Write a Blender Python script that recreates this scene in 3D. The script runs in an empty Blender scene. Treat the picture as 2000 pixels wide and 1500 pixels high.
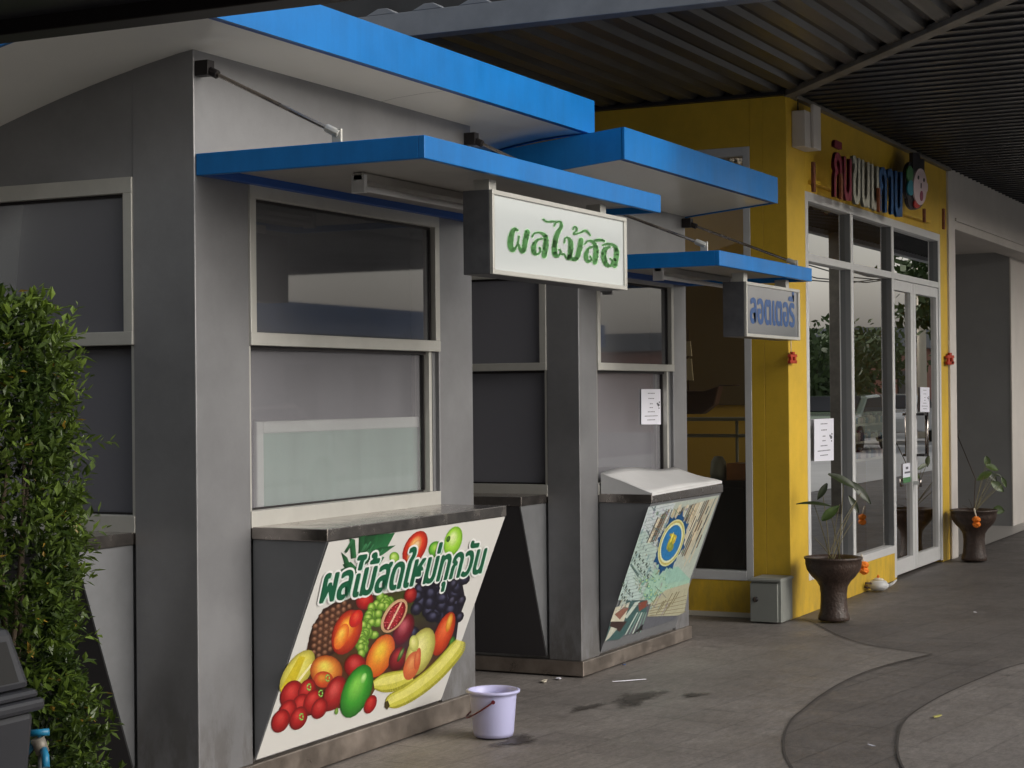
import bpy, bmesh, math, random
from mathutils import Vector, Matrix
sc = bpy.context.scene
C = sc.collection
R = math.radians
random.seed(7)

# ------------------------------------------------------------------ camera
yaw, pit, rol = R(26.34745), R(.32486631), R(-.54341155)
fw = Vector((math.cos(pit)*math.cos(yaw), math.cos(pit)*math.sin(yaw), math.sin(pit)))
rt = fw.cross(Vector((0, 0, 1))).normalized(); up = rt.cross(fw)
RT = rt*math.cos(rol)+up*math.sin(rol); UP = -rt*math.sin(rol)+up*math.cos(rol)
cam = bpy.data.cameras.new('camera'); cam.sensor_width = 36; cam.lens = 3523.36/2000*36
cam.clip_start = .05; cam.clip_end = 2000
co = bpy.data.objects.new('camera', cam); C.objects.link(co)
m = Matrix.Identity(4)
for i in range(3):
    m[i][0] = RT[i]; m[i][1] = UP[i]; m[i][2] = -fw[i]
m[2][3] = 1.55
co.matrix_world = m
sc.camera = co
EYE = Vector((0, 0, 1.55))
def ray(x, y): return fw*3523.36+RT*(x-1000)-UP*(y-750)
def aty(x, y, Y): d = ray(x, y); return EYE+d*(Y/d[1])
def atx(x, y, X): d = ray(x, y); return EYE+d*(X/d[0])
def atz(x, y, Z=0): d = ray(x, y); return EYE+d*((Z-1.55)/d[2])
def atp(x, y, P, N): d = ray(x, y); return EYE+d*((P-EYE).dot(N)/d.dot(N))

# ------------------------------------------------------------------ world, sun, exposure
SUN_EL, SUN_AZ = 27, -86        # direction the light comes from (azimuth from +X)
w = bpy.data.worlds.new('World'); sc.world = w; w.use_nodes = True
nt = w.node_tree; bg = nt.nodes['Background']
sky = nt.nodes.new('ShaderNodeTexSky'); sky.sky_type = 'NISHITA'; sky.sun_disc = False
sky.sun_elevation = R(SUN_EL); sky.sun_rotation = R(90-SUN_AZ)
sky.air_density = 1.6; sky.dust_density = 5; sky.ozone_density = 1
hs = nt.nodes.new('ShaderNodeHueSaturation'); hs.inputs['Saturation'].default_value = .28
nt.links.new(sky.outputs[0], hs.inputs['Color'])
tc = nt.nodes.new('ShaderNodeTexCoord'); ns = nt.nodes.new('ShaderNodeTexNoise'); ns.inputs['Scale'].default_value = 2.2
ns.inputs['Detail'].default_value = 5
nt.links.new(tc.outputs['Generated'], ns.inputs['Vector'])
mx = nt.nodes.new('ShaderNodeMix'); mx.data_type = 'RGBA'; mx.blend_type = 'MULTIPLY'; mx.inputs[0].default_value = .25
nt.links.new(hs.outputs[0], mx.inputs[6]); nt.links.new(ns.outputs['Fac'], mx.inputs[7])
sx_ = nt.nodes.new('ShaderNodeSeparateXYZ'); nt.links.new(tc.outputs['Generated'], sx_.inputs[0])      # bright haze low in the sky
hz_ = nt.nodes.new('ShaderNodeMapRange'); hz_.interpolation_type = 'SMOOTHSTEP'; nt.links.new(sx_.outputs['Z'], hz_.inputs[0])
hz_.inputs[1].default_value = .10; hz_.inputs[2].default_value = .30; hz_.inputs[3].default_value = 2.1; hz_.inputs[4].default_value = 1
m2_ = nt.nodes.new('ShaderNodeVectorMath'); m2_.operation = 'SCALE'; nt.links.new(mx.outputs[2], m2_.inputs[0]); nt.links.new(hz_.outputs[0], m2_.inputs['Scale'])
nt.links.new(m2_.outputs[0], bg.inputs[0]); bg.inputs[1].default_value = .15
sl = bpy.data.lights.new('sun', 'SUN'); sl.energy = .6; sl.angle = R(30); sl.color = (1, .97, .92)
so = bpy.data.objects.new('sun', sl); C.objects.link(so)
sd = Vector((math.cos(R(SUN_EL))*math.cos(R(SUN_AZ)), math.cos(R(SUN_EL))*math.sin(R(SUN_AZ)), math.sin(R(SUN_EL))))
so.rotation_euler = sd.to_track_quat('Z', 'Y').to_euler()
sc.view_settings.view_transform = 'Standard'; sc.view_settings.look = 'None'
sc.view_settings.gamma = 1; sc.view_settings.exposure = .14
sc.cycles.max_bounces = 10; sc.cycles.transparent_max_bounces = 16
sc.cycles.sample_clamp_indirect = 6

# ------------------------------------------------------------------ materials
def srgb(r, g, b):
    f = lambda c: (c/255/12.92) if c/255 <= .04045 else ((c/255+.055)/1.055)**2.4
    return (f(r), f(g), f(b), 1)
def mat(name, col, rough=.5, metal=0, var=0, vscale=3, bump=0, bscale=40, col2=None, spec=.5, coat=0, rvar=0, stretch=None):
    mt = bpy.data.materials.new(name); mt.use_nodes = True
    n = mt.node_tree.nodes; l = mt.node_tree.links; b = n['Principled BSDF']
    c = tuple(col)+((1,) if len(col) == 3 else ())
    b.inputs['Base Color'].default_value = c; b.inputs['Roughness'].default_value = rough
    b.inputs['Metallic'].default_value = metal; b.inputs['Specular IOR Level'].default_value = spec
    b.inputs['Coat Weight'].default_value = coat; b.inputs['Coat Roughness'].default_value = .08
    if var or bump or rvar:
        t = n.new('ShaderNodeTexCoord'); mp = n.new('ShaderNodeMapping'); l.new(t.outputs['Object'], mp.inputs[0])
        if stretch: mp.inputs['Scale'].default_value = stretch
    if var or rvar:
        q = n.new('ShaderNodeTexNoise'); q.inputs['Scale'].default_value = vscale; q.inputs['Detail'].default_value = 8
        q.inputs['Roughness'].default_value = .65; l.new(mp.outputs[0], q.inputs['Vector'])
    if var:
        cr = n.new('ShaderNodeValToRGB'); l.new(q.outputs['Fac'], cr.inputs[0])
        c2 = col2 if col2 else tuple(x*(1-var) for x in c[:3])
        c2 = tuple(c2[:3])+(1,)
        c1 = c if col2 else tuple(min(1, x*(1+var*.6)) for x in c[:3])+(1,)
        cr.color_ramp.elements[0].position = .32; cr.color_ramp.elements[1].position = .68
        cr.color_ramp.elements[0].color = c2; cr.color_ramp.elements[1].color = c1
        l.new(cr.outputs[0], b.inputs['Base Color'])
    if rvar:
        mr = n.new('ShaderNodeMapRange'); l.new(q.outputs['Fac'], mr.inputs[0]); mr.inputs[1].default_value = .3; mr.inputs[2].default_value = .7
        mr.inputs[3].default_value = max(.02, rough-rvar); mr.inputs[4].default_value = min(1, rough+rvar); l.new(mr.outputs[0], b.inputs['Roughness'])
    if bump:
        q2 = n.new('ShaderNodeTexNoise'); q2.inputs['Scale'].default_value = bscale; q2.inputs['Detail'].default_value = 5
        l.new(mp.outputs[0], q2.inputs['Vector']); bp = n.new('ShaderNodeBump'); bp.inputs['Strength'].default_value = bump
        bp.inputs['Distance'].default_value = .01; l.new(q2.outputs['Fac'], bp.inputs['Height']); l.new(bp.outputs[0], b.inputs['Normal'])
    return mt
def glass(name, tint=(.8, .82, .82), k=1.6, extra=.0, diff=None, dk=0, rough=.0):
    mt = bpy.data.materials.new(name); mt.use_nodes = True
    n = mt.node_tree.nodes; l = mt.node_tree.links; n.remove(n['Principled BSDF']); o = n['Material Output']
    tr = n.new('ShaderNodeBsdfTransparent'); tr.inputs[0].default_value = tint+(1,)
    base = tr.outputs[0]
    if diff:
        df = n.new('ShaderNodeBsdfDiffuse'); df.inputs[0].default_value = diff+(1,)
        m1 = n.new('ShaderNodeMixShader'); m1.inputs[0].default_value = dk; l.new(tr.outputs[0], m1.inputs[1]); l.new(df.outputs[0], m1.inputs[2]); base = m1.outputs[0]
    g = n.new('ShaderNodeBsdfGlossy'); g.inputs['Roughness'].default_value = rough
    f = n.new('ShaderNodeFresnel'); f.inputs[0].default_value = 1.5
    mu = n.new('ShaderNodeMath'); mu.operation = 'MULTIPLY_ADD'; mu.inputs[1].default_value = k; mu.inputs[2].default_value = extra; mu.use_clamp = True
    l.new(f.outputs[0], mu.inputs[0])
    mxs = n.new('ShaderNodeMixShader'); l.new(mu.outputs[0], mxs.inputs[0]); l.new(base, mxs.inputs[1]); l.new(g.outputs[0], mxs.inputs[2])
    l.new(mxs.outputs[0], o.inputs[0])
    return mt
def vmat(name, rough=.35, spec=.5, tex=True):
    mt = mat(name, (1, 1, 1), rough, spec=spec); n = mt.node_tree.nodes
    a = n.new('ShaderNodeAttribute'); a.attribute_name = 'ink'; 
    l = mt.node_tree.links; t = n.new('ShaderNodeTexCoord'); out = a.outputs['Color']
    for sc_, lo, hi in ((30, .88, 1.05), (120, .9, 1.04)):
        q = n.new('ShaderNodeTexNoise'); q.inputs['Scale'].default_value = sc_; q.inputs['Detail'].default_value = 6; l.new(t.outputs['Object'], q.inputs[0])
        mr = n.new('ShaderNodeMapRange'); l.new(q.outputs['Fac'], mr.inputs[0]); mr.inputs[1].default_value = .34; mr.inputs[2].default_value = .62; mr.inputs[3].default_value = lo; mr.inputs[4].default_value = hi
        x = n.new('ShaderNodeMix'); x.data_type = 'RGBA'; x.blend_type = 'MULTIPLY'; x.inputs[0].default_value = .8; l.new(out, x.inputs[6]); l.new(mr.outputs[0], x.inputs[7]); out = x.outputs[2]
    l.new(out, n['Principled BSDF'].inputs['Base Color'])
    return mt

M = {}
M['panel'] = mat('aluminium_panel', (.275, .275, .285), .40, .5, var=.06, vscale=1.3, rvar=.06, bump=.04, bscale=6)
def grime(mt, streak=.35, base=.5):
    n = mt.node_tree.nodes; l = mt.node_tree.links; b = n['Principled BSDF']; src = b.inputs['Base Color'].links[0].from_socket
    g_ = n.new('ShaderNodeNewGeometry'); sp = n.new('ShaderNodeSeparateXYZ'); l.new(g_.outputs['Position'], sp.inputs[0])
    def nz(sc3, s_, lo, hi, p0, p1):
        mp = n.new('ShaderNodeMapping'); mp.inputs['Scale'].default_value = sc3; l.new(g_.outputs['Position'], mp.inputs[0])
        q = n.new('ShaderNodeTexNoise'); q.inputs['Scale'].default_value = s_; q.inputs['Detail'].default_value = 9; q.inputs['Roughness'].default_value = .7; l.new(mp.outputs[0], q.inputs[0])
        mr = n.new('ShaderNodeMapRange'); l.new(q.outputs['Fac'], mr.inputs[0]); mr.inputs[1].default_value = p0; mr.inputs[2].default_value = p1; mr.inputs[3].default_value = lo; mr.inputs[4].default_value = hi; return mr.outputs[0]
    def mul(a, f_, k=1):
        x = n.new('ShaderNodeMix'); x.data_type = 'RGBA'; x.blend_type = 'MULTIPLY'; x.inputs[0].default_value = k; l.new(a, x.inputs[6]); l.new(f_, x.inputs[7]); return x.outputs[2]
    out = mul(src, nz((6, 6, .35), 2.5, 1-streak, 1.0+streak, .36, .6))
    out = mul(out, nz((1, 1, 1), 1.1, .82, 1.1, .35, .65))
    sm_ = n.new('ShaderNodeMapRange'); l.new(sp.outputs['Z'], sm_.inputs[0]); sm_.inputs[1].default_value = .05; sm_.inputs[2].default_value = .55; sm_.inputs[3].default_value = base; sm_.inputs[4].default_value = 0
    q3 = nz((3, 3, 1.2), 4, 1, 0, .42, .58); mm = n.new('ShaderNodeMath'); mm.operation = 'MULTIPLY'; l.new(sm_.outputs[0], mm.inputs[0]); l.new(q3, mm.inputs[1])
    x = n.new('ShaderNodeMix'); x.data_type = 'RGBA'; l.new(mm.outputs[0], x.inputs[0]); l.new(out, x.inputs[6]); x.inputs[7].default_value = (.10, .085, .07, 1)
    l.new(x.outputs[2], b.inputs['Base Color'])
grime(M['panel'], 0, .55)
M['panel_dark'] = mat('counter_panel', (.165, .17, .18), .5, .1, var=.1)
M['counter_dark'] = mat('dark_counter_front', (.045, .042, .046), .6)  # plain dark colour for the left counter's sloping front
M['panel_mid'] = mat('counter_side_panel', (.22, .225, .235), .42, .45, var=.15, vscale=4)
M['frame'] = mat('aluminium_frame', (.56, .55, .51), .42, .45, var=.08, vscale=6)
M['steel'] = mat('stainless_steel', (.42, .38, .35), .22, 1, var=.25, vscale=9, rvar=.1)
M['trim'] = mat('steel_trim', (.36, .31, .27), .38, .85, var=.3, vscale=7, rvar=.12)
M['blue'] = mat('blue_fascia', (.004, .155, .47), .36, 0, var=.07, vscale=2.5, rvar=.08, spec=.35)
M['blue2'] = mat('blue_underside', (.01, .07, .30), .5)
M['soffit'] = mat('soffit_white', (.86, .85, .80), .28, .0, var=.04, vscale=2, coat=.3)
M['under'] = mat('awning_underside', (.36, .34, .31), .45, .2, var=.12, vscale=3)
M['housing'] = mat('sign_housing', (.10, .10, .108), .45, .3, var=.3, vscale=7)
M['blind'] = mat('grey_blind', (.13, .14, .165), .7, var=.05)
M['frost'] = mat('grey_board', (.15, .152, .165), .75, var=.12, vscale=5)
M['case'] = mat('pale_case', (.80, .82, .78), .5, var=.08, vscale=3)
M['case_green'] = mat('case_green', (.40, .55, .47), .5, var=.12, vscale=2, stretch=(5, 1, .5))
M['glass'] = glass('kiosk_glass', (.72, .73, .74), 1.5, .03, (.16, .16, .17), .6, .025)
M['sideglass'] = glass('side_film_glass', (.72, .73, .74), .35, .0, (.185, .185, .21), .86, .25)
M['frostglass'] = glass('film_glass', (.92, .93, .94), .9, .01, (.30, .295, .32), .50, .03)
M['shopglass'] = glass('shop_glass', (.85, .82, .70), 2.6, .04)
M['yellow'] = mat('yellow_paint', (.68, .435, .03), .55, 0, var=.07, vscale=1.5, bump=.05, bscale=90)
grime(M['yellow'], 0, .25); grime(M['blue'], .05, 0)
M['white'] = mat('white_frame', (.62, .62, .62), .4, 0, var=.06, vscale=5)
M['wallwhite'] = mat('white_render', (.60, .56, .52), .75, var=.07, vscale=2, bump=.06, bscale=60)
M['wallgrey'] = mat('grey_render', (.30, .30, .30), .8, var=.08, vscale=2)
M['galv'] = mat('galvanised_sheet', (.105, .10, .095), .40, .55, var=.55, vscale=2.2, rvar=.12, stretch=(.6, 5, 1))
M['ceil'] = mat('dark_ceiling_sheet', (.060, .060, .064), .38, .55, var=.25, vscale=1.5, rvar=.1)
M['gutter'] = mat('grey_gutter', (.22, .235, .26), .5, .2, var=.18, vscale=4)
M['beam'] = mat('beige_beam', (.20, .18, .15), .5, .2, var=.35, vscale=4)
M['black'] = mat('dark_steel', (.012, .009, .010), .5, 0)
M['rust'] = mat('rusty_bar', (.20, .06, .022), .7, var=.4, vscale=30)
M['darkgrey'] = mat('dark_plastic', (.022, .023, .028), .42, var=.12, vscale=6)
M['hole'] = mat('bin_inside', (.006, .006, .006), .8)
M['grey'] = mat('grey_box_paint', (.26, .27, .25), .45, .1, var=.06)
M['lilac'] = mat('lilac_plastic', (.50, .50, .76), .35, var=.03); M['lilac'].node_tree.nodes['Principled BSDF'].inputs['Subsurface Weight'].default_value = .0
M['maroon'] = mat('maroon_plastic', (.12, .012, .02), .35)
M['clay'] = mat('brown_clay', (.055, .034, .026), .42, var=.4, vscale=30, bump=.5, bscale=60)
M['soil'] = mat('soil', (.03, .02, .015), .95, bump=.8, bscale=50)
M['leafd'] = mat('lotus_leaf', (.028, .040, .014), .4, var=.3, vscale=20)
M['leafl'] = mat('young_leaf', (.075, .12, .028), .4, var=.4, vscale=20)
M['stem'] = mat('plant_stem', (.13, .11, .045), .6)
M['twig'] = mat('dry_twig', (.07, .045, .03), .8)
M['orange'] = mat('marigold', (.85, .21, .01), .7, bump=.6, bscale=90)
M['thread'] = mat('garland_thread', (.7, .62, .5), .8)
M['paper'] = mat('white_paper', (.72, .72, .80), .7)
M['ink'] = mat('grey_ink', (.10, .10, .12), .8)
M['red'] = mat('red_paint', (.5, .03, .02), .5)
M['charm'] = mat('red_felt', (.42, .04, .015), .8)
M['letred'] = mat('red_letter', (.20, .010, .03), .5)
M['letwhite'] = mat('cream_letter', (.42, .41, .34), .5)
M['letblue'] = mat('blue_letter', (.010, .075, .22), .5)
M['face'] = mat('pink_acrylic', (.66, .52, .54), .5)
M['hair'] = mat('black_acrylic', (.012, .008, .012), .4)
M['lip'] = mat('pink_mouth', (.35, .06, .12), .5)
M['teal'] = mat('teal_acrylic', (.02, .22, .30), .5)
M['grn'] = mat('green_acrylic', (.07, .22, .08), .5)
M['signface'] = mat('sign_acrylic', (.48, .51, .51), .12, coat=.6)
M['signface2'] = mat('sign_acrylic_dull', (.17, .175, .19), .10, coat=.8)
M['signgreen'] = mat('sign_green', (.08, .26, .07), .3)
M['signhalo'] = mat('sign_pale_green', (.50, .72, .50), .2)
M['signblue'] = mat('sign_blue', (.025, .075, .22), .25)
M['print'] = vmat('printed_vinyl')
M['wood'] = mat('orange_wood', (.42, .17, .05), .5, var=.25, vscale=8)
M['inyellow'] = mat('inside_yellow_wall', (.62, .42, .08), .8)
M['inceil'] = mat('inside_ceiling', (.16, .12, .07), .8)
M['infloor'] = mat('inside_floor_tile', (.20, .20, .19), .3)
M['blackgloss'] = mat('black_cabinet', (.012, .012, .015), .3)
M['purple'] = mat('purple_fabric', (.10, .03, .09), .8)
M['brown'] = mat('dark_wood', (.05, .022, .018), .5)
M['cream'] = mat('cream_paint', (.62, .56, .45), .7)
M['brick'] = mat('salmon_wall', (.42, .20, .15), .8, var=.2)
M['asphalt'] = mat('asphalt', (.06, .06, .06), .85, var=.3, vscale=2)
M['treegreen'] = mat('tree_leaf', (.05, .085, .02), .6, var=.4, vscale=6)
M['bark'] = mat('bark', (.10, .075, .05), .9)
M['bluepipe'] = mat('blue_pipe_tape', (.01, .16, .30), .4)
M['hose'] = mat('yellow_hose', (.45, .42, .12), .5)
M['carpaint'] = mat('pale_green_car_paint', (.25, .31, .22), .25, coat=1)
M['carwhite'] = mat('white_car_paint', (.7, .7, .7), .25, coat=1)
M['rubber'] = mat('rubber', (.02, .02, .02), .8)
M['ltile'] = mat('light_floor_tile', (.36, .34, .32), .45, var=.08)

# ------------------------------------------------------------------ mesh helpers
class MB:
    def __init__(s): s.bm = bmesh.new(); s.mats = []; s.col = None
    def mi(s, m):
        if m not in s.mats: s.mats.append(m)
        return s.mats.index(m)
    def face(s, pts, m, col=None):
        vs = [s.bm.verts.new(p) for p in pts]
        f = s.bm.faces.new(vs); f.material_index = s.mi(m)
        if col is not None:
            if s.col is None: s.col = s.bm.loops.layers.float_color.new('ink')
            for lp, c in zip(f.loops, col if isinstance(col[0], (tuple, list)) else [col]*len(vs)): lp[s.col] = (c[0], c[1], c[2], 1)
        return f
    def box(s, x0, x1, y0, y1, z0, z1, m):
        x0, x1 = min(x0, x1), max(x0, x1); y0, y1 = min(y0, y1), max(y0, y1); z0, z1 = min(z0, z1), max(z0, z1)
        v = [s.bm.verts.new(p) for p in ((x0,y0,z0),(x1,y0,z0),(x1,y1,z0),(x0,y1,z0),(x0,y0,z1),(x1,y0,z1),(x1,y1,z1),(x0,y1,z1))]
        for q in ((0,3,2,1),(4,5,6,7),(0,1,5,4),(1,2,6,5),(2,3,7,6),(3,0,4,7)):
            s.bm.faces.new([v[i] for i in q]).material_index = s.mi(m)
    def prism(s, poly, off, m, m2=None):           # poly: 3D points, off: offset vector
        a = [s.bm.verts.new(p) for p in poly]; b = [s.bm.verts.new(Vector(p)+Vector(off)) for p in poly]
        k = s.mi(m); k2 = s.mi(m2 or m); n = len(poly)
        s.bm.faces.new(a).material_index = k; s.bm.faces.new(b[::-1]).material_index = k
        for i in range(n): s.bm.faces.new([a[i], b[i], b[(i+1) % n], a[(i+1) % n]]).material_index = k2
    def tube(s, pts, r, m, seg=8, cap=True):
        pts = [Vector(p) for p in pts]; rr = r if isinstance(r, (list, tuple)) else [r]*len(pts); rings = []; k = s.mi(m)
        for i, p in enumerate(pts):
            t = (pts[min(i+1, len(pts)-1)]-pts[max(i-1, 0)]).normalized()
            a = t.cross(Vector((0, 0, 1)) if abs(t.z) < .95 else Vector((1, 0, 0))).normalized(); b = t.cross(a)
            rings.append([s.bm.verts.new(p+(a*math.cos(2*math.pi*j/seg)+b*math.sin(2*math.pi*j/seg))*rr[i]) for j in range(seg)])
        for i in range(len(rings)-1):
            for j in range(seg):
                f = s.bm.faces.new([rings[i][j], rings[i][(j+1) % seg], rings[i+1][(j+1) % seg], rings[i+1][j]]); f.material_index = k; f.smooth = True
        if cap:
            for rg in (rings[0][::-1], rings[-1]): s.bm.faces.new(rg).material_index = k
    def lathe(s, prof, c, m, seg=32, sx=1, sy=1):
        k = s.mi(m); rings = []
        for r, z in prof: rings.append([s.bm.verts.new((c[0]+r*sx*math.cos(2*math.pi*j/seg), c[1]+r*sy*math.sin(2*math.pi*j/seg), c[2]+z)) for j in range(seg)])
        for i in range(len(rings)-1):
            for j in range(seg):
                f = s.bm.faces.new([rings[i][j], rings[i][(j+1) % seg], rings[i+1][(j+1) % seg], rings[i+1][j]]); f.material_index = k; f.smooth = True
        for rg, r in ((rings[0][::-1], prof[0][0]), (rings[-1], prof[-1][0])):
            if r > 1e-4: s.bm.faces.new(rg).material_index = k
    def build(s, name, parent=None, bevel=0, **kw):
        me = bpy.data.meshes.new(name); bmesh.ops.recalc_face_normals(s.bm, faces=s.bm.faces) if not s.col and not kw.pop('keep', 0) else None
        s.bm.to_mesh(me); s.bm.free()
        for m_ in s.mats: me.materials.append(M[m_] if isinstance(m_, str) else m_)
        o = bpy.data.objects.new(name, me); C.objects.link(o)
        if parent:
            o.parent = parent; bpy.context.view_layer.update() if 0 else None
            o.matrix_parent_inverse = Matrix.Translation(parent.location).inverted()
        if bevel:
            b = o.modifiers.new('bevel', 'BEVEL'); b.width = bevel; b.segments = 2; b.limit_method = 'ANGLE'; b.harden_normals = False
        return o
def tag(o, label, cat, group=None):
    o['label'] = label; o['category'] = cat
    if group: o['group'] = group
    return o
def thing(name, label, cat, loc, group=None):
    o = bpy.data.objects.new(name, None); C.objects.link(o); o.location = loc; o.empty_display_size = .1
    return tag(o, label, cat, group)
def struct(o, label=None): o['kind'] = 'structure'; return o
def slot_mat(o): pass

# ------------------------------------------------------------------ ground
def ground_mat(name, base, dark, lines=0):
    mt = mat(name, base, .62); n = mt.node_tree.nodes; l = mt.node_tree.links; b = n['Principled BSDF']
    t = n.new('ShaderNodeTexCoord')
    def noise(sc_, det, stretch=(1, 1, 1), rot=0):
        mp = n.new('ShaderNodeMapping'); mp.inputs['Scale'].default_value = stretch; mp.inputs['Rotation'].default_value = (0, 0, rot)
        l.new(t.outputs['Object'], mp.inputs[0]); q = n.new('ShaderNodeTexNoise'); q.inputs['Scale'].default_value = sc_; q.inputs['Detail'].default_value = det
        q.inputs['Roughness'].default_value = .7; l.new(mp.outputs[0], q.inputs[0]); return q.outputs['Fac']
    cr = n.new('ShaderNodeValToRGB'); cr.color_ramp.elements[0].position = .36; cr.color_ramp.elements[1].position = .64
    cr.color_ramp.elements[0].color = tuple(dark)+(1,); cr.color_ramp.elements[1].color = tuple(base)+(1,)
    l.new(noise(1.7, 12), cr.inputs[0]); col = cr.outputs[0]
    def mul(a, fac_src, lo, hi, p0, p1):
        mr = n.new('ShaderNodeMapRange'); l.new(fac_src, mr.inputs[0]); mr.inputs[1].default_value = p0; mr.inputs[2].default_value = p1; mr.inputs[3].default_value = lo; mr.inputs[4].default_value = hi
        x = n.new('ShaderNodeMix'); x.data_type = 'RGBA'; x.blend_type = 'MULTIPLY'; x.inputs[0].default_value = 1
        l.new(a, x.inputs[6]); l.new(mr.outputs[0], x.inputs[7]); return x.outputs[2]
    col = mul(col, noise(9, 10, (1, 4, 1), .5), .78, 1.12, .35, .65)
    col = mul(col, noise(60, 4), .85, 1.12, .35, .65)
    col = mul(col, noise(3.2, 14, (3, .5, 1), -.6), .62, 1.0, .33, .42)
    if lines:
        br = n.new('ShaderNodeTexBrick'); mp = n.new('ShaderNodeMapping'); mp.inputs['Rotation'].default_value = (0, 0, R(8))
        l.new(t.outputs['Object'], mp.inputs[0]); l.new(mp.outputs[0], br.inputs[0])
        br.inputs['Scale'].default_value = 1; br.inputs['Brick Width'].default_value = .6; br.inputs['Row Height'].default_value = .3; br.inputs['Mortar Size'].default_value = .006
        br.inputs['Color1'].default_value = (1, 1, 1, 1); br.inputs['Color2'].default_value = (.88, .88, .88, 1); br.inputs['Mortar'].default_value = (.55, .55, .55, 1) if lines == 1 else (.7, .7, .7, 1)
        x = n.new('ShaderNodeMix'); x.data_type = 'RGBA'; x.blend_type = 'MULTIPLY'; x.inputs[0].default_value = .8
        l.new(col, x.inputs[6]); l.new(br.outputs[0], x.inputs[7]); col = x.outputs[2]
    l.new(col, b.inputs['Base Color'])
    bp = n.new('ShaderNodeBump'); bp.inputs['Strength'].default_value = .25; bp.inputs['Distance'].default_value = .01; l.new(noise(45, 6), bp.inputs['Height']); l.new(bp.outputs[0], b.inputs['Normal'])
    mr = n.new('ShaderNodeMapRange'); l.new(noise(2.5, 6), mr.inputs[0]); mr.inputs[1].default_value = .3; mr.inputs[2].default_value = .7; mr.inputs[3].default_value = .42; mr.inputs[4].default_value = .75; l.new(mr.outputs[0], b.inputs['Roughness'])
    return mt
M['g_tile'] = ground_mat('dark_paving', (.150, .133, .124), (.104, .092, .086), 1)
M['g_conc'] = ground_mat('warm_concrete', (.228, .205, .190), (.163, .145, .134), 2)
g = MB(); g.face([(-300, -300, 0), (600, -300, 0), (600, 300, 0), (-300, 300, 0)], 'g_tile'); struct(g.build('ground'))
outer = [(3.6, -6), (3.9, -2), (4.5, -.2), (5.4, 1.0), (6.3, 1.82), (7.17, 2.285), (7.68, 2.48), (8.16, 2.60), (8.5, 2.64), (8.95, 2.68), (9.5, 2.69), (10.0, 2.64), (10.55, 2.50)]
inner = [(5.1, -6), (5.2, -2), (5.5, -.3), (6.0, .7), (6.6, 1.4), (7.1, 1.75), (7.5, 1.92), (8.0, 2.05), (8.38, 2.115), (8.75, 2.13), (9.24, 2.11), (9.8, 2.05), (10.34, 1.96), (11.4, 1.6), (13, .9), (15, -.4), (17, -3), (18, -6)]
seam = [(10.55, 2.50), (10.75, 2.90), (11.09, 3.20), (11.75, 3.61), (11.85, 3.80)]
def smooth(p, n=6):
    out = []
    for i in range(len(p)-1):
        p0, p1, p2, p3 = p[max(i-1, 0)], p[i], p[i+1], p[min(i+2, len(p)-1)]
        for k in range(n):
            t = k/n
            out.append(tuple(.5*((2*p1[d])+(-p0[d]+p2[d])*t+(2*p0[d]-5*p1[d]+4*p2[d]-p3[d])*t*t+(-p0[d]+3*p1[d]-3*p2[d]+p3[d])*t**3) for d in range(len(p1))))
    return out+[tuple(p[-1])]
outer, inner, seam = smooth(outer), smooth(inner), smooth(seam)
def sheet(name, poly, z, m):
    s = MB(); s.face([(x, y, z) for x, y in poly], m); bmesh.ops.triangulate(s.bm, faces=s.bm.faces); return struct(s.build(name))
sheet('pavement', outer+seam[1:]+[(11.85, 12), (-20, 12), (-20, -6)], .004, 'g_conc')
sheet('pavement', inner, .004, 'g_conc')
def ribbon(name, line, wd, z, m):
    s = MB()
    for a, b in zip(line[:-1], line[1:]):
        a, b = Vector(a+(0,)), Vector(b+(0,)); t = (b-a).normalized(); nn = Vector((-t.y, t.x, 0))*wd/2
        s.face([(a-nn)+Vector((0, 0, z)), (b-nn)+Vector((0, 0, z)), (b+nn)+Vector((0, 0, z)), (a+nn)+Vector((0, 0, z))], m)
    return struct(s.build(name))
M['joint'] = mat('paving_joint', (.045, .038, .034), .9)
ribbon('pavement_joint', outer, .010, .008, 'joint'); ribbon('pavement_joint', inner, .010, .008, 'joint'); ribbon('pavement_joint', seam, .010, .0085, 'joint')
M['parking'] = mat('pale_bounce_concrete', (.50, .495, .485), .8, var=.15, vscale=.5)  # pale material made only for the added light-bounce sheet
sheet('bounce_sheet', [(-60, -9), (200, -9), (200, -.6), (-60, -.6)], .007, 'parking')  # pale sheet added to bounce light up under the roofs
sheet('road', [(-200, -40), (400, -40), (400, -9), (-200, -9)], .006, 'asphalt')
M['wet'] = mat('damp_patch', (.062, .052, .046), .6, var=.45, vscale=12)
_w = M['wet']; _n = _w.node_tree.nodes; _l = _w.node_tree.links
_a = _n.new('ShaderNodeAttribute'); _a.attribute_name = 'ink'; _t = _n.new('ShaderNodeBsdfTransparent'); _mx = _n.new('ShaderNodeMixShader'); _q = _n.new('ShaderNodeTexNoise'); _q.inputs['Scale'].default_value = 22; _q.inputs['Detail'].default_value = 8
_tc = _n.new('ShaderNodeTexCoord'); _l.new(_tc.outputs['Object'], _q.inputs[0]); _ad = _n.new('ShaderNodeMath'); _ad.operation = 'ADD'; _l.new(_a.outputs['Fac'], _ad.inputs[0]); _l.new(_q.outputs['Fac'], _ad.inputs[1])
_mr = _n.new('ShaderNodeMapRange'); _l.new(_ad.outputs[0], _mr.inputs[0]); _mr.inputs[1].default_value = .72; _mr.inputs[2].default_value = 1.15; _mr.inputs[4].default_value = .85
_l.new(_mr.outputs[0], _mx.inputs[0]); _l.new(_t.outputs[0], _mx.inputs[1]); _l.new(_n['Principled BSDF'].outputs[0], _mx.inputs[2]); _l.new(_mx.outputs[0], _n['Material Output'].inputs[0])
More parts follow.
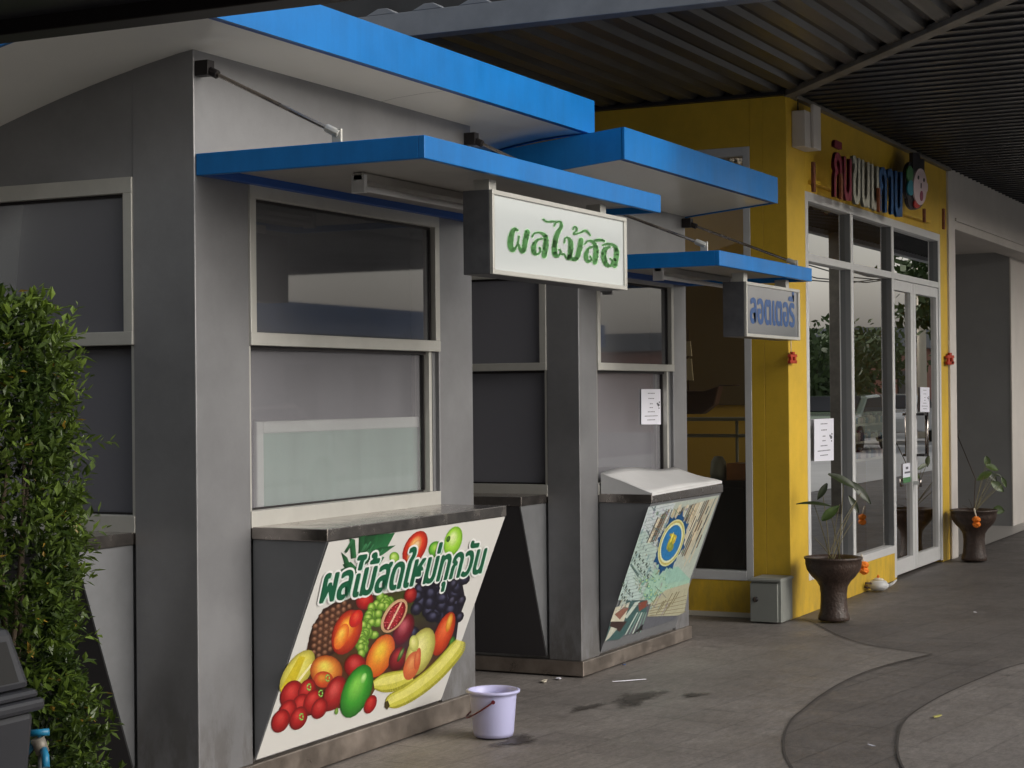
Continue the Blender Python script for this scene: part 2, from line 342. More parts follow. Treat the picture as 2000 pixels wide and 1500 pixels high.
def blotch(name, cx, cy, rx, ry, seed, z=.010, m='wet'):
    rd = random.Random(seed); s = MB(); n = 36; ph = [rd.uniform(0, 6.28) for _ in range(5)]; rings = []
    for t in (0, .35, .7, 1.0, 1.35):
        rg = []
        for i in range(n):
            a = i/n*6.283; k = (1+.28*math.sin(2*a+ph[0])+.2*math.sin(3*a+ph[1])+.14*math.sin(5*a+ph[2])+.09*math.sin(9*a+ph[3]))*t
            rg.append((cx+rx*k*math.cos(a), cy+ry*k*math.sin(a), z))
        rings.append((rg, max(0, 1-t/1.35)))
    for (A, ca), (B, cb) in zip(rings[:-1], rings[1:]):
        for i in range(n):
            j = (i+1) % n; c4 = [(ca,)*3, (cb,)*3, (cb,)*3, (ca,)*3]
            if ca == 1: s.face([A[0], B[i], B[j]], m, [(1, 1, 1), (cb,)*3, (cb,)*3])
            else: s.face([A[i], B[i], B[j], A[j]], m, c4)
    return struct(s.build(name))
blotch('puddle', 8.46, 3.50, .20, .12, 3); blotch('puddle', 8.66, 3.27, .09, .05, 5); blotch('puddle', 7.20, 3.56, .12, .09, 8)
blotch('puddle', 8.1, 3.62, .14, .05, 11)

# ------------------------------------------------------------------ kiosks
def kiosk(P, label):
    X0, X1, Y0, Y1 = P['X0'], P['X1'], P['Y0'], P['Y1']; cw = P['cw']; cd = P['cd']; ztr = P['ztr']; zf = P['zf']
    root = thing('kiosk', label, 'kiosk', (X0, Y0, 0), 'kiosks with blue curved roofs')
    F = lambda a, b, c: Vector((a, Y0-b, c))        # front face: a along X, b outwards
    L = lambda a, b, c: Vector((X0-b, a, c))        # left face: a along Y
    def fbox(s, fn, a0, a1, b0, b1, c0, c1, m):
        p, q = fn(a0, b0, c0), fn(a1, b1, c1); s.box(p.x, q.x, p.y, q.y, p.z, q.z, m)
    wx0, wx1 = P['wx0'], P['wx1']; wy0, wy1 = P['wy0'], P['wy1']; zs, zt = P['zs'], P['zt']
    b = MB()
    b.prism([(X0, Y0, ztr), (wx0, Y0, ztr), (wx0, Y0, zt+.007), (wx1, Y0, zt+.007), (wx1, Y0, ztr), (X1, Y0, ztr), (X1, Y0, P['ztop']), (X0, Y0, P['ztop'])], (0, wy0-Y0, 0), 'panel')   # corner columns and head panel
    b.box(wx0, wx1, Y0+.02, Y0+.08, ztr, zs, 'panel')
    top = [(y, zf(y)+.05) for y in [wy0+(Y1-wy0)*i/8 for i in range(9)]]
    b.prism([(X0+.003, wy0, zt)]+[(X0+.003, y, z) for y, z in top]+[(X0+.003, Y1, zt)], (.06, 0, 0), 'panel')
    b.box(X0+.02, X0+.08, wy0, wy1, ztr, zs, 'panel')
    b.box(X0, X0+.1, wy1, Y1, ztr, zt, 'panel')
    b.prism([(X1, wy0, ztr)]+[(X1, y, z) for y, z in top]+[(X1, Y1, ztr)], (-.05, 0, 0), 'panel')
    b.box(X0+.1, X1-.05, Y1-.06, Y1, ztr, zf(Y1)+.03, 'panel')
    b.build('wall', root, .004)
    s = MB(); s.box(X0+.17, X0+.173, Y0-.0015, Y0+.0, ztr, .2, 'trim')
    t = MB(); h = .012
    t.box(X0-.012, X1+.012, Y0-.014, Y1+.01, h, ztr, 'trim'); t.build('base_trim', root, .004)
    # windows
    def window(fn, a0, a1, left):
        zm0, zm1, fr = P['zm0'], P['zm1'], P['fr']; d = 1 if a1 > a0 else -1
        f = MB()
        fbox(f, fn, a0, a1, -.05, .008, zt-fr, zt+.006, 'frame')
        fbox(f, fn, a0, a0+fr*.75*d, -.05, .008, zm1, zt-fr, 'frame')
        fbox(f, fn, a1-fr*.75*d, a1, -.05, .008, zm1, zt-fr, 'frame')
        fbox(f, fn, a0, a1, -.05, .010, zm0, zm1, 'frame')
        fbox(f, fn, a0, a1, -.09, .004, zs, zs+.066, 'frame')
        fbox(f, fn, a0-.0*d, a0+.016*d, -.09, -.006, zs+.066, zm0, 'frame')
        fbox(f, fn, a1-.075*d, a1-.05*d, -.09, -.012, zs+.066, zm0, 'frame')
        fbox(f, fn, a1-.05*d, a1-.028*d, -.09, -.05, zs+.066, zm0, 'black')
        fbox(f, fn, a1-.028*d, a1, -.09, -.020, zs+.066, zm0, 'panel_mid')
        fo = f.build('window', root, .002)
        g1 = MB(); g1.face([fn(a0+.01*d, -.026, zm1-.01), fn(a1-.01*d, -.026, zm1-.01), fn(a1-.01*d, -.026, zt-fr+.01), fn(a0+.01*d, -.026, zt-fr+.01)], 'sideglass' if left else 'glass'); g1.build('upper_pane', fo)
        g2 = MB(); g2.face([fn(a0+.01*d, -.058, zs+.06), fn(a1-.06*d, -.058, zs+.06), fn(a1-.06*d, -.058, zm0+.01), fn(a0+.01*d, -.058, zm0+.01)], 'frostglass' if not left else 'sideglass'); g2.build('lower_pane', fo)
        bl = MB(); fbox(bl, fn, a0, a1, -.16, -.15, zm0, zt, 'blind' if left else P['blindm']); fbox(bl, fn, a0, a1, -.16, -.15, zs, zm0-.002, 'blind' if left else 'frost'); bl.build('blind', fo)
        gk = MB()
        fbox(gk, fn, a0+fr*.75*d, a1-fr*.75*d, -.03, -.020, zt-fr-.012, zt-fr+.0, 'black')
        fbox(gk, fn, a1-fr*.75*d-.014*d, a1-fr*.75*d, -.03, -.018, zm1, zt-fr-.012, 'black')
        fbox(gk, fn, a0, a1-.05*d, -.055, -.030, zm0-.014, zm0-.001, 'black')
        fbox(gk, fn, a0+.016*d, a1-.075*d, -.058, -.048, zs+.066, zs+.074, 'black')
        fbox(gk, fn, a1-.085*d, a1-.0752*d, -.055, -.040, zs+.076, zm0-.016, 'black')
        gk.build('gasket', fo)
        return fo
    window(F, wx0, wx1, False); window(L, wy0, wy1, True)
    # counters
    def counter(fn, a0, a1, out, zl, zb, mface):
        c = MB()
        fbox(c, fn, a0+.004, a1-.004, -.05, out+.004, zl-.048, zl, 'steel'); co_ = c.build('counter', root, .003)
        p = MB(); h = .0
        p.prism([fn(a0+.012, 0, zb), fn(a0+.012, out-.004, zl-.05), fn(a0+.012, 0, zl-.05)], fn(a0+.02, 0, 0)-fn(a0+.012, 0, 0), 'panel_dark' if fn is F else 'panel_mid')
        p.prism([fn(a1-.02, 0, zb), fn(a1-.02, out-.004, zl-.05), fn(a1-.02, 0, zl-.05)], fn(a1-.012, 0, 0)-fn(a1-.02, 0, 0), 'panel_dark')
        q = [fn(a0+.02, 0, zb), fn(a1-.02, 0, zb), fn(a1-.02, out-.006, zl-.05), fn(a0+.02, out-.006, zl-.05)]
        nrm = (q[1]-q[0]).cross(q[3]-q[0]).normalized()*.01
        if nrm.dot(fn(0, 1, 0)-fn(0, 0, 0)) > 0: nrm = -nrm
        p.prism(q, nrm, mface)
        p.build('counter_front', co_)
    counter(F, wx0, wx1, P['out'], P['zl'], P['zb'], 'panel_dark')
    counter(L, wy0, wy1, P['outL'], P['zlL'], P['zb'], 'counter_dark')
    # roof
    RX0, RX1, RY0 = P['RX0'], P['RX1'], P['RY0']; th = P['rth']
    ys = [RY0+(Y1+.5-RY0)*i/24 for i in range(25)]
    r = MB(); poly = [(RX0+.02, y, zf(y)) for y in ys]+[(RX0+.02, y, zf(y)+th-.01) for y in ys[::-1]]
    k = r.mi('soffit'); kb = r.mi('blue'); n = len(ys)
    for i in range(n-1):
        for x0, x1, dz, kk in ((RX0+.02, RX1-.02, 0, k), (RX0+.02, RX1-.02, th-.01, kb)):
            v = [r.bm.verts.new((x, y, zf(y)+dz)) for x, y in ((x0, ys[i]), (x1, ys[i]), (x1, ys[i+1]), (x0, ys[i+1]))]
            fc = r.bm.faces.new(v); fc.material_index = kk
    bmesh.ops.remove_doubles(r.bm, verts=r.bm.verts, dist=1e-5)
    for fc in r.bm.faces: fc.smooth = True
    ro = r.build('roof', root)
    fa = MB()
    fa.box(RX0, RX1, RY0-.012, RY0+.004, zf(RY0)-.008, zf(RY0)+th, 'blue')
    for x in (RX0, RX1-.014):
        pl = [(x, y, zf(y)-.008) for y in ys]+[(x, y, zf(y)+th) for y in ys[::-1]]
        for i in range(n-1):
            q = [pl[i], pl[i+1], pl[2*n-2-i], pl[2*n-1-i]]
            fa.prism(q, (.014, 0, 0), 'blue')
    fa.build('fascia', ro)
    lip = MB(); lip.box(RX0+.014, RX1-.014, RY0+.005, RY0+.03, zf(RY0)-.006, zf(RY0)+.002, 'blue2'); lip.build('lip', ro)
    sj = MB()
    for x in P['soff']:
        for i in range(n-1):
            sj.face([(x-.0015, ys[i], zf(ys[i])-.0015), (x+.0015, ys[i], zf(ys[i])-.0015), (x+.0015, ys[i+1], zf(ys[i+1])-.0015), (x-.0015, ys[i+1], zf(ys[i+1])-.0015)], 'joint')
    sj.build('soffit_joint', ro)
    # awning
    ax0, ax1, ay0, az0, az1 = P['ax0'], P['ax1'], P['ay0'], P['az0'], P['az1']
    a = MB(); e = .025
    a.box(ax0, ax1, ay0, ay0+e, az0, az1, 'blue'); a.box(ax0, ax0+e, ay0+e, Y0-.002, az0, az1, 'blue'); a.box(ax1-e, ax1, ay0+e, Y0-.002, az0, az1, 'blue')
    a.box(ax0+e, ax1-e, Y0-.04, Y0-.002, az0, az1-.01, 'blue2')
    a.box(ax0+e, ax1-e, ay0+e, Y0-.04, az0+.03, az1-.004, 'under')
    ao = a.build('awning', root, .003)
    lp = MB(); lx0, lx1, ly = P['lamp']
    lp.box(lx0, lx1, ly-.02, ly+.02, az0-.002, az0+.028, 'under'); lp.box(lx0, lx0+.02, ly-.03, ly+.03, az0-.05, az0+.02, 'white'); lp.box(lx1-.02, lx1, ly-.03, ly+.03, az0-.05, az0+.02, 'white')
    lp.tube([(lx0+.02, ly, az0-.028), (lx1-.02, ly, az0-.028)], .013, 'white'); lp.build('lamp', ao, .002)
    for x in P['rods']:
        rd = MB(); p0 = Vector((x, Y0-.045, P['rz1'])); p1 = Vector((x, P['ry'], az1+.035))
        rd.tube([p0, p1], .0085, 'steel', 10)
        dd = (p1-p0).normalized()
        rd.tube([p0-dd*.02, p0+dd*.05], .017, 'black' if x == P['rods'][0] else 'black', 8)
        rd.box(x-.022, x+.022, Y0-.06, Y0-.001, P['rz1']-.022, P['rz1']+.035, 'black')
        rd.tube([p1-dd*.05, p1+dd*.01], .016, 'frame', 8)
        rd.box(x-.006, x+.006, P['ry']-.02, P['ry']+.02, az1+.001, az1+.05, 'frame')
        rd.build('support_rod', root, .0015)
    return root

def zf1(y):
    d = y-4.06
    return 2.852-.165*d-.075*d*d if d > 0 else 2.852-.14*d-.22*d*d
def zf2(y):
    d = y-4.03
    return 2.652-.17*d-.08*d*d if d > 0 else 2.652-.10*d
K1 = kiosk(dict(X0=5.516, X1=7.75, Y0=4.05, Y1=6.6, cw=.35, cd=.29, ztr=.115, zf=zf1, wx0=5.868, wx1=7.412, wy0=4.338, wy1=6.1, zs=1.035, zt=2.386,
    ztop=2.90, zm0=1.752, zm1=1.803, fr=.055, seams=[], seamz=2.46, blindm='frost', out=.343, zl=1.04, outL=.335, zlL=1.038, zb=.13,
    RX0=4.85, RX1=8.40, RY0=3.69, rth=.163, soff=[6.9], ax0=5.525, ax1=7.765, ay0=3.07, az0=2.38, az1=2.462, lamp=(5.95, 7.1, 3.60), rods=[5.545, 7.70], rz1=2.775, ry=3.44),
    'nearest grey metal kiosk, the larger one, with fruit banner under its counter')
K2 = kiosk(dict(X0=8.96, X1=10.60, Y0=4.03, Y1=5.9, cw=.25, cd=.2, ztr=.093, zf=zf2, wx0=9.205, wx1=10.37, wy0=4.225, wy1=5.5, zs=.985, zt=2.246,
    ztop=2.70, zm0=1.680, zm1=1.722, fr=.052, seams=[], seamz=2.3, blindm='frost', out=.313, zl=.992, outL=.32, zlL=1.0, zb=.11,
    RX0=8.2, RX1=10.62, RY0=3.443, rth=.150, soff=[], ax0=8.955, ax1=10.60, ay0=3.215, az0=2.215, az1=2.295, lamp=(9.2, 10.35, 3.66), rods=[8.985, 10.56], rz1=2.60, ry=3.31),
    'second smaller grey metal kiosk between the fruit kiosk and the yellow shop')

# pale display case standing behind the lower window of the first kiosk
dc = thing('display_case', 'pale greenish display case behind the lower window of the fruit kiosk', 'display case', (6.0, 4.17, 1.1))
cx0, cx1 = aty(503, 900, 4.118).x, aty(834, 900, 4.118).x
s = MB(); s.box(cx0+.02, cx1-.02, 4.125, 4.133, 1.10, 1.405, 'case_green'); s.build('case_front', dc)
s = MB(); s.box(cx0, cx0+.05, 4.12, 4.14, 1.10, 1.45, 'case'); s.box(cx1-.05, cx1, 4.12, 4.14, 1.10, 1.45, 'case'); s.box(cx0+.05, cx1-.05, 4.12, 4.14, 1.40, 1.45, 'case'); s.build('case_frame', dc, .006)

# ------------------------------------------------------------------ hanging lightbox signs
def stroke(s, pts, f, m, sm=4):
    pts = smooth(pts, sm)
    k = s.mi(m)
    for (x0, y0, w0), (x1, y1, w1) in zip(pts[:-1], pts[1:]):
        dx, dy = x1-x0, y1-y0; L_ = math.hypot(dx, dy) or 1; nx, ny = -dy/L_, dx/L_
        s.bm.faces.new([s.bm.verts.new(f(*p)) for p in ((x0+nx*w0/2, y0+ny*w0/2), (x1+nx*w1/2, y1+ny*w1/2), (x1-nx*w1/2, y1-ny*w1/2), (x0-nx*w0/2, y0-ny*w0/2))]).material_index = k
    for x, y, w_ in pts:
        s.bm.faces.new([s.bm.verts.new(f(x+w_/2*math.cos(a), y+w_/2*math.sin(a))) for a in [j*math.pi/4 for j in range(8)]]).material_index = k
def lightbox(name, label, x0, x1, yf, z0, z1, dep, face, posts, ztop):
    root = thing(name, label, 'sign', ((x0+x1)/2, yf, z0), 'lightbox signs hanging under the awnings')
    b = MB(); e = .018
    b.box(x0, x1, yf+.012, yf+dep, z0, z1, 'housing'); b.build('housing', root, .003)
    f = MB()
    f.box(x0, x1, yf-.004, yf+.011, z1-e, z1, 'frame'); f.box(x0, x1, yf-.004, yf+.011, z0, z0+e, 'frame')
    f.box(x0, x0+e, yf-.004, yf+.011, z0+e, z1-e, 'frame'); f.box(x1-e*1.6, x1, yf-.004, yf+.011, z0+e, z1-e, 'frame'); f.build('rim', root, .002)
    c = MB(); c.box(x0+e, x1-e*1.6, yf+.004, yf+.010, z0+e, z1-e, face); c.build('face_panel', root)
    for px_ in posts:
        p = MB(); p.box(px_-.03, px_+.03, yf+.03, yf+.10, z1+.001, ztop, 'frame'); p.build('hanger', root, .002)
    return root
sg = lightbox('lightbox_sign', 'white lightbox sign with green Thai lettering under the nearest awning', 6.13, 7.455, 3.115, 2.010, 2.333, .125, 'signface', [6.20, 7.27], 2.378)
c5 = lambda x, y: aty(880+x/5, 330+y/5, 3.1165)
strokes = [
 [(655,600,20),(620,590,36),(592,660,52),(585,740,52),(606,795,40),(640,765,18),(662,710,14),(668,655,14)],
 [(655,715,14),(685,790,30),(712,800,40),(732,700,50),(750,612,48)],
 [(800,665,14),(815,630,12),(880,622,20),(930,665,42),(930,750,50),(915,850,48)],
 [(900,680,12),(845,695,22),(815,750,44),(815,815,42),(852,832,18),(880,800,14),(870,765,14)],
 [(905,488,10),(940,515,14),(1000,512,14),(1048,520,8)],
 [(1012,560,12),(1030,524,12),(1070,515,18),(1082,560,28),(1040,640,45),(1018,740,48),(1018,830,48),(1050,850,22),(1078,815,14),(1062,785,12)],
 [(1112,722,12),(1120,680,12),(1148,672,18),(1175,720,44),(1172,800,46),(1160,865,42),(1130,865,18),(1108,830,14),(1085,838,12)],
 [(1160,868,30),(1225,878,40),(1258,790,46),(1275,692,46)],
 [(1195,592,10),(1212,562,12),(1236,590,14),(1200,635,12),(1260,625,16),(1320,602,20),(1366,652,10)],
 [(1310,735,12),(1345,702,14),(1395,715,30),(1422,790,48),(1410,912,46)],
 [(1400,705,14),(1450,692,26),(1505,704,16)],
 [(1392,758,12),(1345,780,22),(1322,850,42),(1342,902,30),(1378,886,14),(1365,850,12)],
 [(1485,745,14),(1540,732,20),(1598,750,26),(1624,810,46),(1603,945,46)],
 [(1560,760,14),(1505,790,40),(1497,860,48),(1520,930,42),(1562,945,20),(1580,900,14),(1560,872,12)]]
s = MB()
for st in strokes: stroke(s, [(x, y, w_+14) for x, y, w_ in st], lambda x, y: aty(880+x/5, 330+y/5, 3.1180), 'signhalo')
for st in strokes: stroke(s, st, c5, 'signgreen')
s.build('lettering', sg, keep=1)
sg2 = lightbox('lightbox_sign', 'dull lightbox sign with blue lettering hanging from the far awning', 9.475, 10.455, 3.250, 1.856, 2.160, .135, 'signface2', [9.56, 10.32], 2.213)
def text_mesh(s, body, place, m, shifts=((0, 0),), size=1.0, dz=0.0):
    cu = bpy.data.curves.new('t', 'FONT'); cu.body = body; cu.size = size; cu.resolution_u = 4
    ob = bpy.data.objects.new('t', cu); C.objects.link(ob); dg = bpy.context.evaluated_depsgraph_get()
    me = ob.evaluated_get(dg).to_mesh(); vs = [v.co.copy() for v in me.vertices]; ps = [tuple(p.vertices) for p in me.polygons]
    ob.evaluated_get(dg).to_mesh_clear(); C.objects.unlink(ob); bpy.data.objects.remove(ob); bpy.data.curves.remove(cu)
    x0 = min(v.x for v in vs); x1 = max(v.x for v in vs); y0 = min(v.y for v in vs); y1 = max(v.y for v in vs); k = s.mi(m)
    for j, (sx, sy) in enumerate(shifts):
        nv = [s.bm.verts.new(place((v.x-x0)/(x1-x0)+sx, (v.y-y0)/(y1-y0)+sy, dz+j*.000012)) for v in vs]
        for p in ps:
            try: s.bm.faces.new([nv[i] for i in p]).material_index = k
            except ValueError: pass
def bold(rx, ry, n=8): return [(0, 0)]+[(rx*math.cos(6.283*i/n), ry*math.sin(6.283*i/n)) for i in range(n)]
s = MB(); text_mesh(s, 'ลอตเตอรี่', lambda u, v, d: Vector((9.56+u*.80, 3.2525-d, 1.935+v*.205)), 'signblue', bold(.012, .03)); s.build('lettering', sg2, keep=1)

# ------------------------------------------------------------------ printed pictures
class Print:
    def __init__(s, P, N, ox, oy, k): s.P = P; s.N = N; s.ox = ox; s.oy = oy; s.k = k; s.mb = MB(); s.layer = 0
    def pt(s, x, y, lift): return atp(s.ox+x/s.k, s.oy+y/s.k, s.P, s.N)+s.N*lift
    def poly(s, pts, col):
        s.layer += 1; s.mb.face([s.pt(x, y, s.layer*.000006) for x, y in pts], 'print', col)
    def ell(s, cx, cy, a, b, ang, edge, mid, hi, hx=-.25, hy=-.3, n=20, wob=0):
        s.layer += 1; ca, sa = math.cos(R(ang)), math.sin(R(ang)); rings = []
        for t in (1, .85, .6, .35, .12):
            col = [edge[i]+(mid[i]-edge[i])*min(1, (1-t)/.4) if t > .6 else mid[i]+(hi[i]-mid[i])*(.6-t)/.48 for i in range(3)]
            rg = []
            for j in range(n):
                th = 6.2832*j/n; r_ = t*(1+wob*math.sin(3*th+cx)); u = a*(r_*math.cos(th)+hx*(1-t)); v = b*(r_*math.sin(th)+hy*(1-t))
                rg.append((s.pt(cx+u*ca-v*sa, cy+u*sa+v*ca, s.layer*.000006), col))
            rings.append(rg)
        for q in range(4):
            for j in range(n):
                A, B, D, E_ = rings[q][j], rings[q][(j+1) % n], rings[q+1][(j+1) % n], rings[q+1][j]
                s.mb.face([A[0], B[0], D[0], E_[0]], 'print', [A[1], B[1], D[1], E_[1]])
        s.mb.face([p for p, _ in rings[-1]], 'print', rings[-1][0][1])
def S(r, g_, b_): return srgb(r, g_, b_)[:3]
# fruit banner
sl_ = Vector((0, 3.707-4.05, .99-.13)); NB = Vector((1, 0, 0)).cross(sl_).normalized()
if NB.y > 0: NB = -NB
PB = Vector((5.89, 4.05, .13))+NB*.004
bn = thing('fruit_banner', 'white banner printed with piled fruit and green Thai lettering', 'banner', PB)
M['vinyl'] = mat('white_vinyl', (.66, .65, .62), .35)
s = MB(); q = [Vector((5.885, 4.05, .13))+NB*.003, Vector((7.395, 4.05, .13))+NB*.003, Vector((7.395, 3.707, .99))+NB*.003, Vector((5.885, 3.707, .99))+NB*.003]
s.prism(q, NB*-.002, 'vinyl'); s.build('vinyl_sheet', bn)
p = Print(PB, NB, 480, 1000, 3.7037)
DG, LG = S(20, 80, 45), S(60, 130, 60)
rd = random.Random(2)
for a_ in [((690,290),(735,330),(770,430),(730,440)),((750,190),(790,200),(800,330),(760,340)),((680,420),(720,400),(760,440),(690,450)),((820,180),(870,170),(880,330),(810,400)),((860,175),(1080,150),(1000,300),(850,380)),((960,260),(1085,240),(990,310),(860,370)),((700,380),(760,360),(830,430),(760,470)),((900,200),(960,160),(930,330),(840,400))]:
    p.poly(a_, [S(18, 62, 34), S(30, 95, 50), S(45, 120, 70), S(14, 50, 28)])
for i in range(14):
    x = rd.uniform(760, 1000); y = rd.uniform(190, 330); p.poly([(x, y), (x+14, y+3), (x-40, y+90), (x-60, y+100)], [S(70, 140, 90), S(30, 90, 55), S(14, 55, 30), S(14, 60, 30)])
p.ell(1225, 260, 75, 135, 28, S(150, 20, 10), S(215, 60, 35), S(240, 190, 110)); p.ell(1215, 280, 30, 90, 28, S(210, 120, 60), S(235, 200, 150), S(245, 225, 180))
p.ell(1075, 330, 36, 42, 0, S(80, 140, 30), S(150, 195, 70), S(210, 235, 140))
p.ell(1375, 270, 52, 60, 20, S(60, 130, 30), S(105, 175, 50), S(170, 215, 90)); p.ell(1500, 210, 62, 110, 18, S(110, 170, 30), S(165, 215, 70), S(225, 240, 170)); p.ell(1465, 195, 14, 24, 20, S(40, 80, 20), S(60, 100, 30), S(80, 120, 40))
p.poly([(560, 700), (760, 620), (1000, 590), (1200, 560), (1300, 520), (1560, 480), (1590, 640), (1540, 780), (1520, 940), (1440, 1060), (1300, 1180), (1100, 1260), (960, 1240), (880, 1380), (740, 1400), (600, 1440), (430, 1480), (300, 1500), (330, 1300), (420, 1100), (450, 950)], [S(60, 40, 26)]*3+[S(60, 70, 26)]*2+[S(30, 26, 40)]*5+[S(90, 60, 30)]*4+[S(90, 30, 20)]*5+[S(70, 40, 26)]*2)
# pineapple body
p.ell(620, 850, 130, 235, 32, S(40, 22, 12), S(85, 50, 30), S(110, 68, 45), 0, 0)
for i in range(11):
    for j in range(6):
        u = (j-2.5)/2.9+(.17 if i % 2 else 0); v = (i-5)/5.6
        if u*u+v*v < .86:
            x = 620+130*u*math.cos(R(32))-235*v*math.sin(R(32)); y = 850+130*u*math.sin(R(32))+235*v*math.cos(R(32))
            p.ell(x, y, 23, 27, rd.uniform(10, 60), S(48, 26, 16), S(104, 66, 44), S(160, 116, 90), n=6)
p.ell(860, 640, 62, 70, 30, S(110, 15, 15), S(170, 25, 25), S(215, 60, 50))
for i in range(46):
    t = i/46; x = 1000-190*t+rd.uniform(-62, 62)*(1-.45*t); y = 620+400*t+rd.uniform(-30, 30)
    p.ell(x, y, 30, 36, rd.uniform(0, 60), S(70, 110, 25), S(120, 165, 50), S(190, 215, 110), n=9)
for i in range(66):
    x = rd.gauss(1385, 80); y = rd.gauss(640, 85)
    if y > 470 and x < 1575 and x > 1190: p.ell(x, y, 42, 50, rd.uniform(0, 90), S(14, 12, 24), S(28, 26, 44), S(78, 78, 105), n=10)
for x, y in ((1560, 640), (1500, 520), (1545, 760), (1440, 540), (1490, 640)): p.ell(x, y, 28, 44, 30, S(14, 12, 24), S(30, 26, 42), S(80, 78, 100), n=10)
p.ell(1190, 600, 45, 60, 20, S(90, 8, 12), S(150, 20, 22), S(190, 60, 50)); p.ell(1140, 850, 66, 125, 25, S(70, 8, 18), S(120, 18, 32), S(190, 90, 100)); 
p.ell(1072, 750, 72, 140, 33, S(190, 150, 110), S(225, 190, 150), S(230, 200, 160)); p.ell(1075, 752, 56, 120, 33, S(110, 10, 18), S(165, 25, 35), S(190, 70, 70), 0, 0)
for i in range(60):
    u, v = rd.uniform(-1, 1), rd.uniform(-1, 1)
    if u*u+v*v < 1: p.ell(1075+50*u*.84-115*v*.54, 752+50*u*.54+115*v*.84, 8, 11, 30, S(90, 5, 15), S(165, 20, 35), S(235, 130, 130), n=6)
p.poly([(1120, 650), (1130, 655), (1030, 850), (1020, 845)], S(230, 190, 160))
def mango(cx, cy, a, b, an, e, m_, h): p.ell(cx, cy, a, b, an, e, m_, h)
mango(730, 868, 100, 172, 22, S(140, 20, 12), S(205, 70, 25), S(250, 180, 60)); p.ell(690, 900, 45, 100, 22, S(215, 90, 30), S(235, 140, 45), S(250, 200, 80)); p.ell(795, 770, 42, 70, 30, S(180, 25, 20), S(205, 40, 30), S(225, 80, 50))
mango(1430, 880, 62, 170, 22, S(150, 40, 15), S(205, 70, 30), S(235, 110, 60)); p.ell(1470, 800, 20, 70, 15, S(190, 110, 30), S(220, 150, 50), S(240, 190, 80)); p.ell(1490, 940, 20, 45, 20, S(30, 70, 20), S(50, 100, 30), S(80, 140, 50))
mango(970, 1040, 88, 168, 25, S(190, 70, 20), S(225, 130, 40), S(240, 200, 60)); 
p.ell(1100, 1060, 62, 95, 25, S(70, 8, 14), S(125, 20, 28), S(170, 50, 50)); p.ell(1120, 1030, 14, 60, 25, S(30, 50, 20), S(70, 100, 40), S(140, 160, 90))
# bananas
def thick(pts, w0, cols):
    sm = smooth([(x, y, ww) for x, y, ww in pts], 6)
    for lay in range(3):
        p.layer += 1
        for (x0, y0, a0), (x1, y1, a1) in zip(sm[:-1], sm[1:]):
            dx, dy = x1-x0, y1-y0; L_ = math.hypot(dx, dy) or 1; nx, ny = -dy/L_, dx/L_; kk = (1, .78, .4)[lay]; o = (0, -.08, -.22)[lay]
            f_ = lambda x, y, a_, sgn: p.pt(x+nx*a_*(sgn*kk+o)/2, y+ny*a_*(sgn*kk+o)/2, p.layer*.000006)
            p.mb.face([f_(x0, y0, a0, 1), f_(x1, y1, a1, 1), f_(x1, y1, a1, -1), f_(x0, y0, a0, -1)], 'print', cols[lay])
YB = [S(165, 160, 50), S(205, 200, 80), S(228, 222, 120)]
thick([(925, 1250, 60), (990, 1240, 130), (1080, 1220, 140), (1200, 1180, 90)], 1, YB)
p.ell(1260, 1010, 92, 185, 22, S(150, 140, 60), S(205, 205, 110), S(230, 225, 150)); p.ell(1200, 1110, 55, 110, 20, S(190, 90, 50), S(210, 110, 60), S(225, 150, 90)); p.ell(1240, 1060, 22, 80, 10, S(190, 80, 45), S(205, 95, 55), S(215, 130, 80)); p.ell(1215, 950, 35, 60, 0, S(170, 170, 80), S(205, 205, 110), S(230, 225, 150))
thick([(1015, 1400, 26), (1060, 1370, 110), (1180, 1310, 125), (1330, 1200, 125), (1450, 1080, 120), (1530, 980, 110), (1550, 930, 70)], 1, YB)
p.poly([(1005, 1375), (1025, 1360), (1040, 1400), (1020, 1430), (1003, 1410)], S(70, 60, 30))
# lemon/star fruit, apple, berries, green mango
p.ell(370, 1160, 88, 190, 34, S(160, 150, 60), S(215, 205, 90), S(235, 230, 130)); p.poly([(385, 1040), (430, 1050), (330, 1290), (260, 1330), (250, 1280)], S(205, 185, 40)); p.poly([(465, 1100), (490, 1090), (360, 1260), (345, 1250)], S(238, 232, 180))
p.ell(580, 1150, 118, 115, 20, S(150, 60, 20), S(215, 130, 50), S(235, 215, 90)); p.ell(560, 1210, 70, 60, 0, S(170, 50, 25), S(200, 80, 35), S(215, 140, 50))
p.ell(790, 1110, 78, 85, 20, S(110, 10, 12), S(165, 25, 25), S(205, 70, 65)); p.ell(640, 1310, 72, 135, 22, S(110, 10, 14), S(165, 28, 30), S(210, 80, 75))
for cx, cy, a, b in ((330, 1320, 78, 110), (440, 1290, 60, 90), (400, 1400, 70, 90), (480, 1370, 60, 95), (530, 1420, 55, 80), (300, 1440, 60, 90), (250, 1510, 62, 90), (380, 1490, 60, 90)):
    p.ell(cx, cy, a, b, 25, S(105, 6, 10), S(165, 22, 24), S(205, 60, 55))
for x, y in ((455, 1265), (540, 1310), (590, 1200), (400, 1480)):
    for k_ in range(5): p.ell(x+12*math.cos(k_*1.25), y+22*math.sin(k_*1.25), 6, 14, k_*70, S(80, 130, 50), S(130, 190, 80), S(180, 225, 120), n=6)
p.ell(800, 1295, 100, 205, 22, S(25, 95, 25), S(60, 155, 45), S(130, 205, 80)); p.ell(850, 1200, 18, 40, 22, S(120, 190, 90), S(160, 215, 120), S(190, 230, 150))
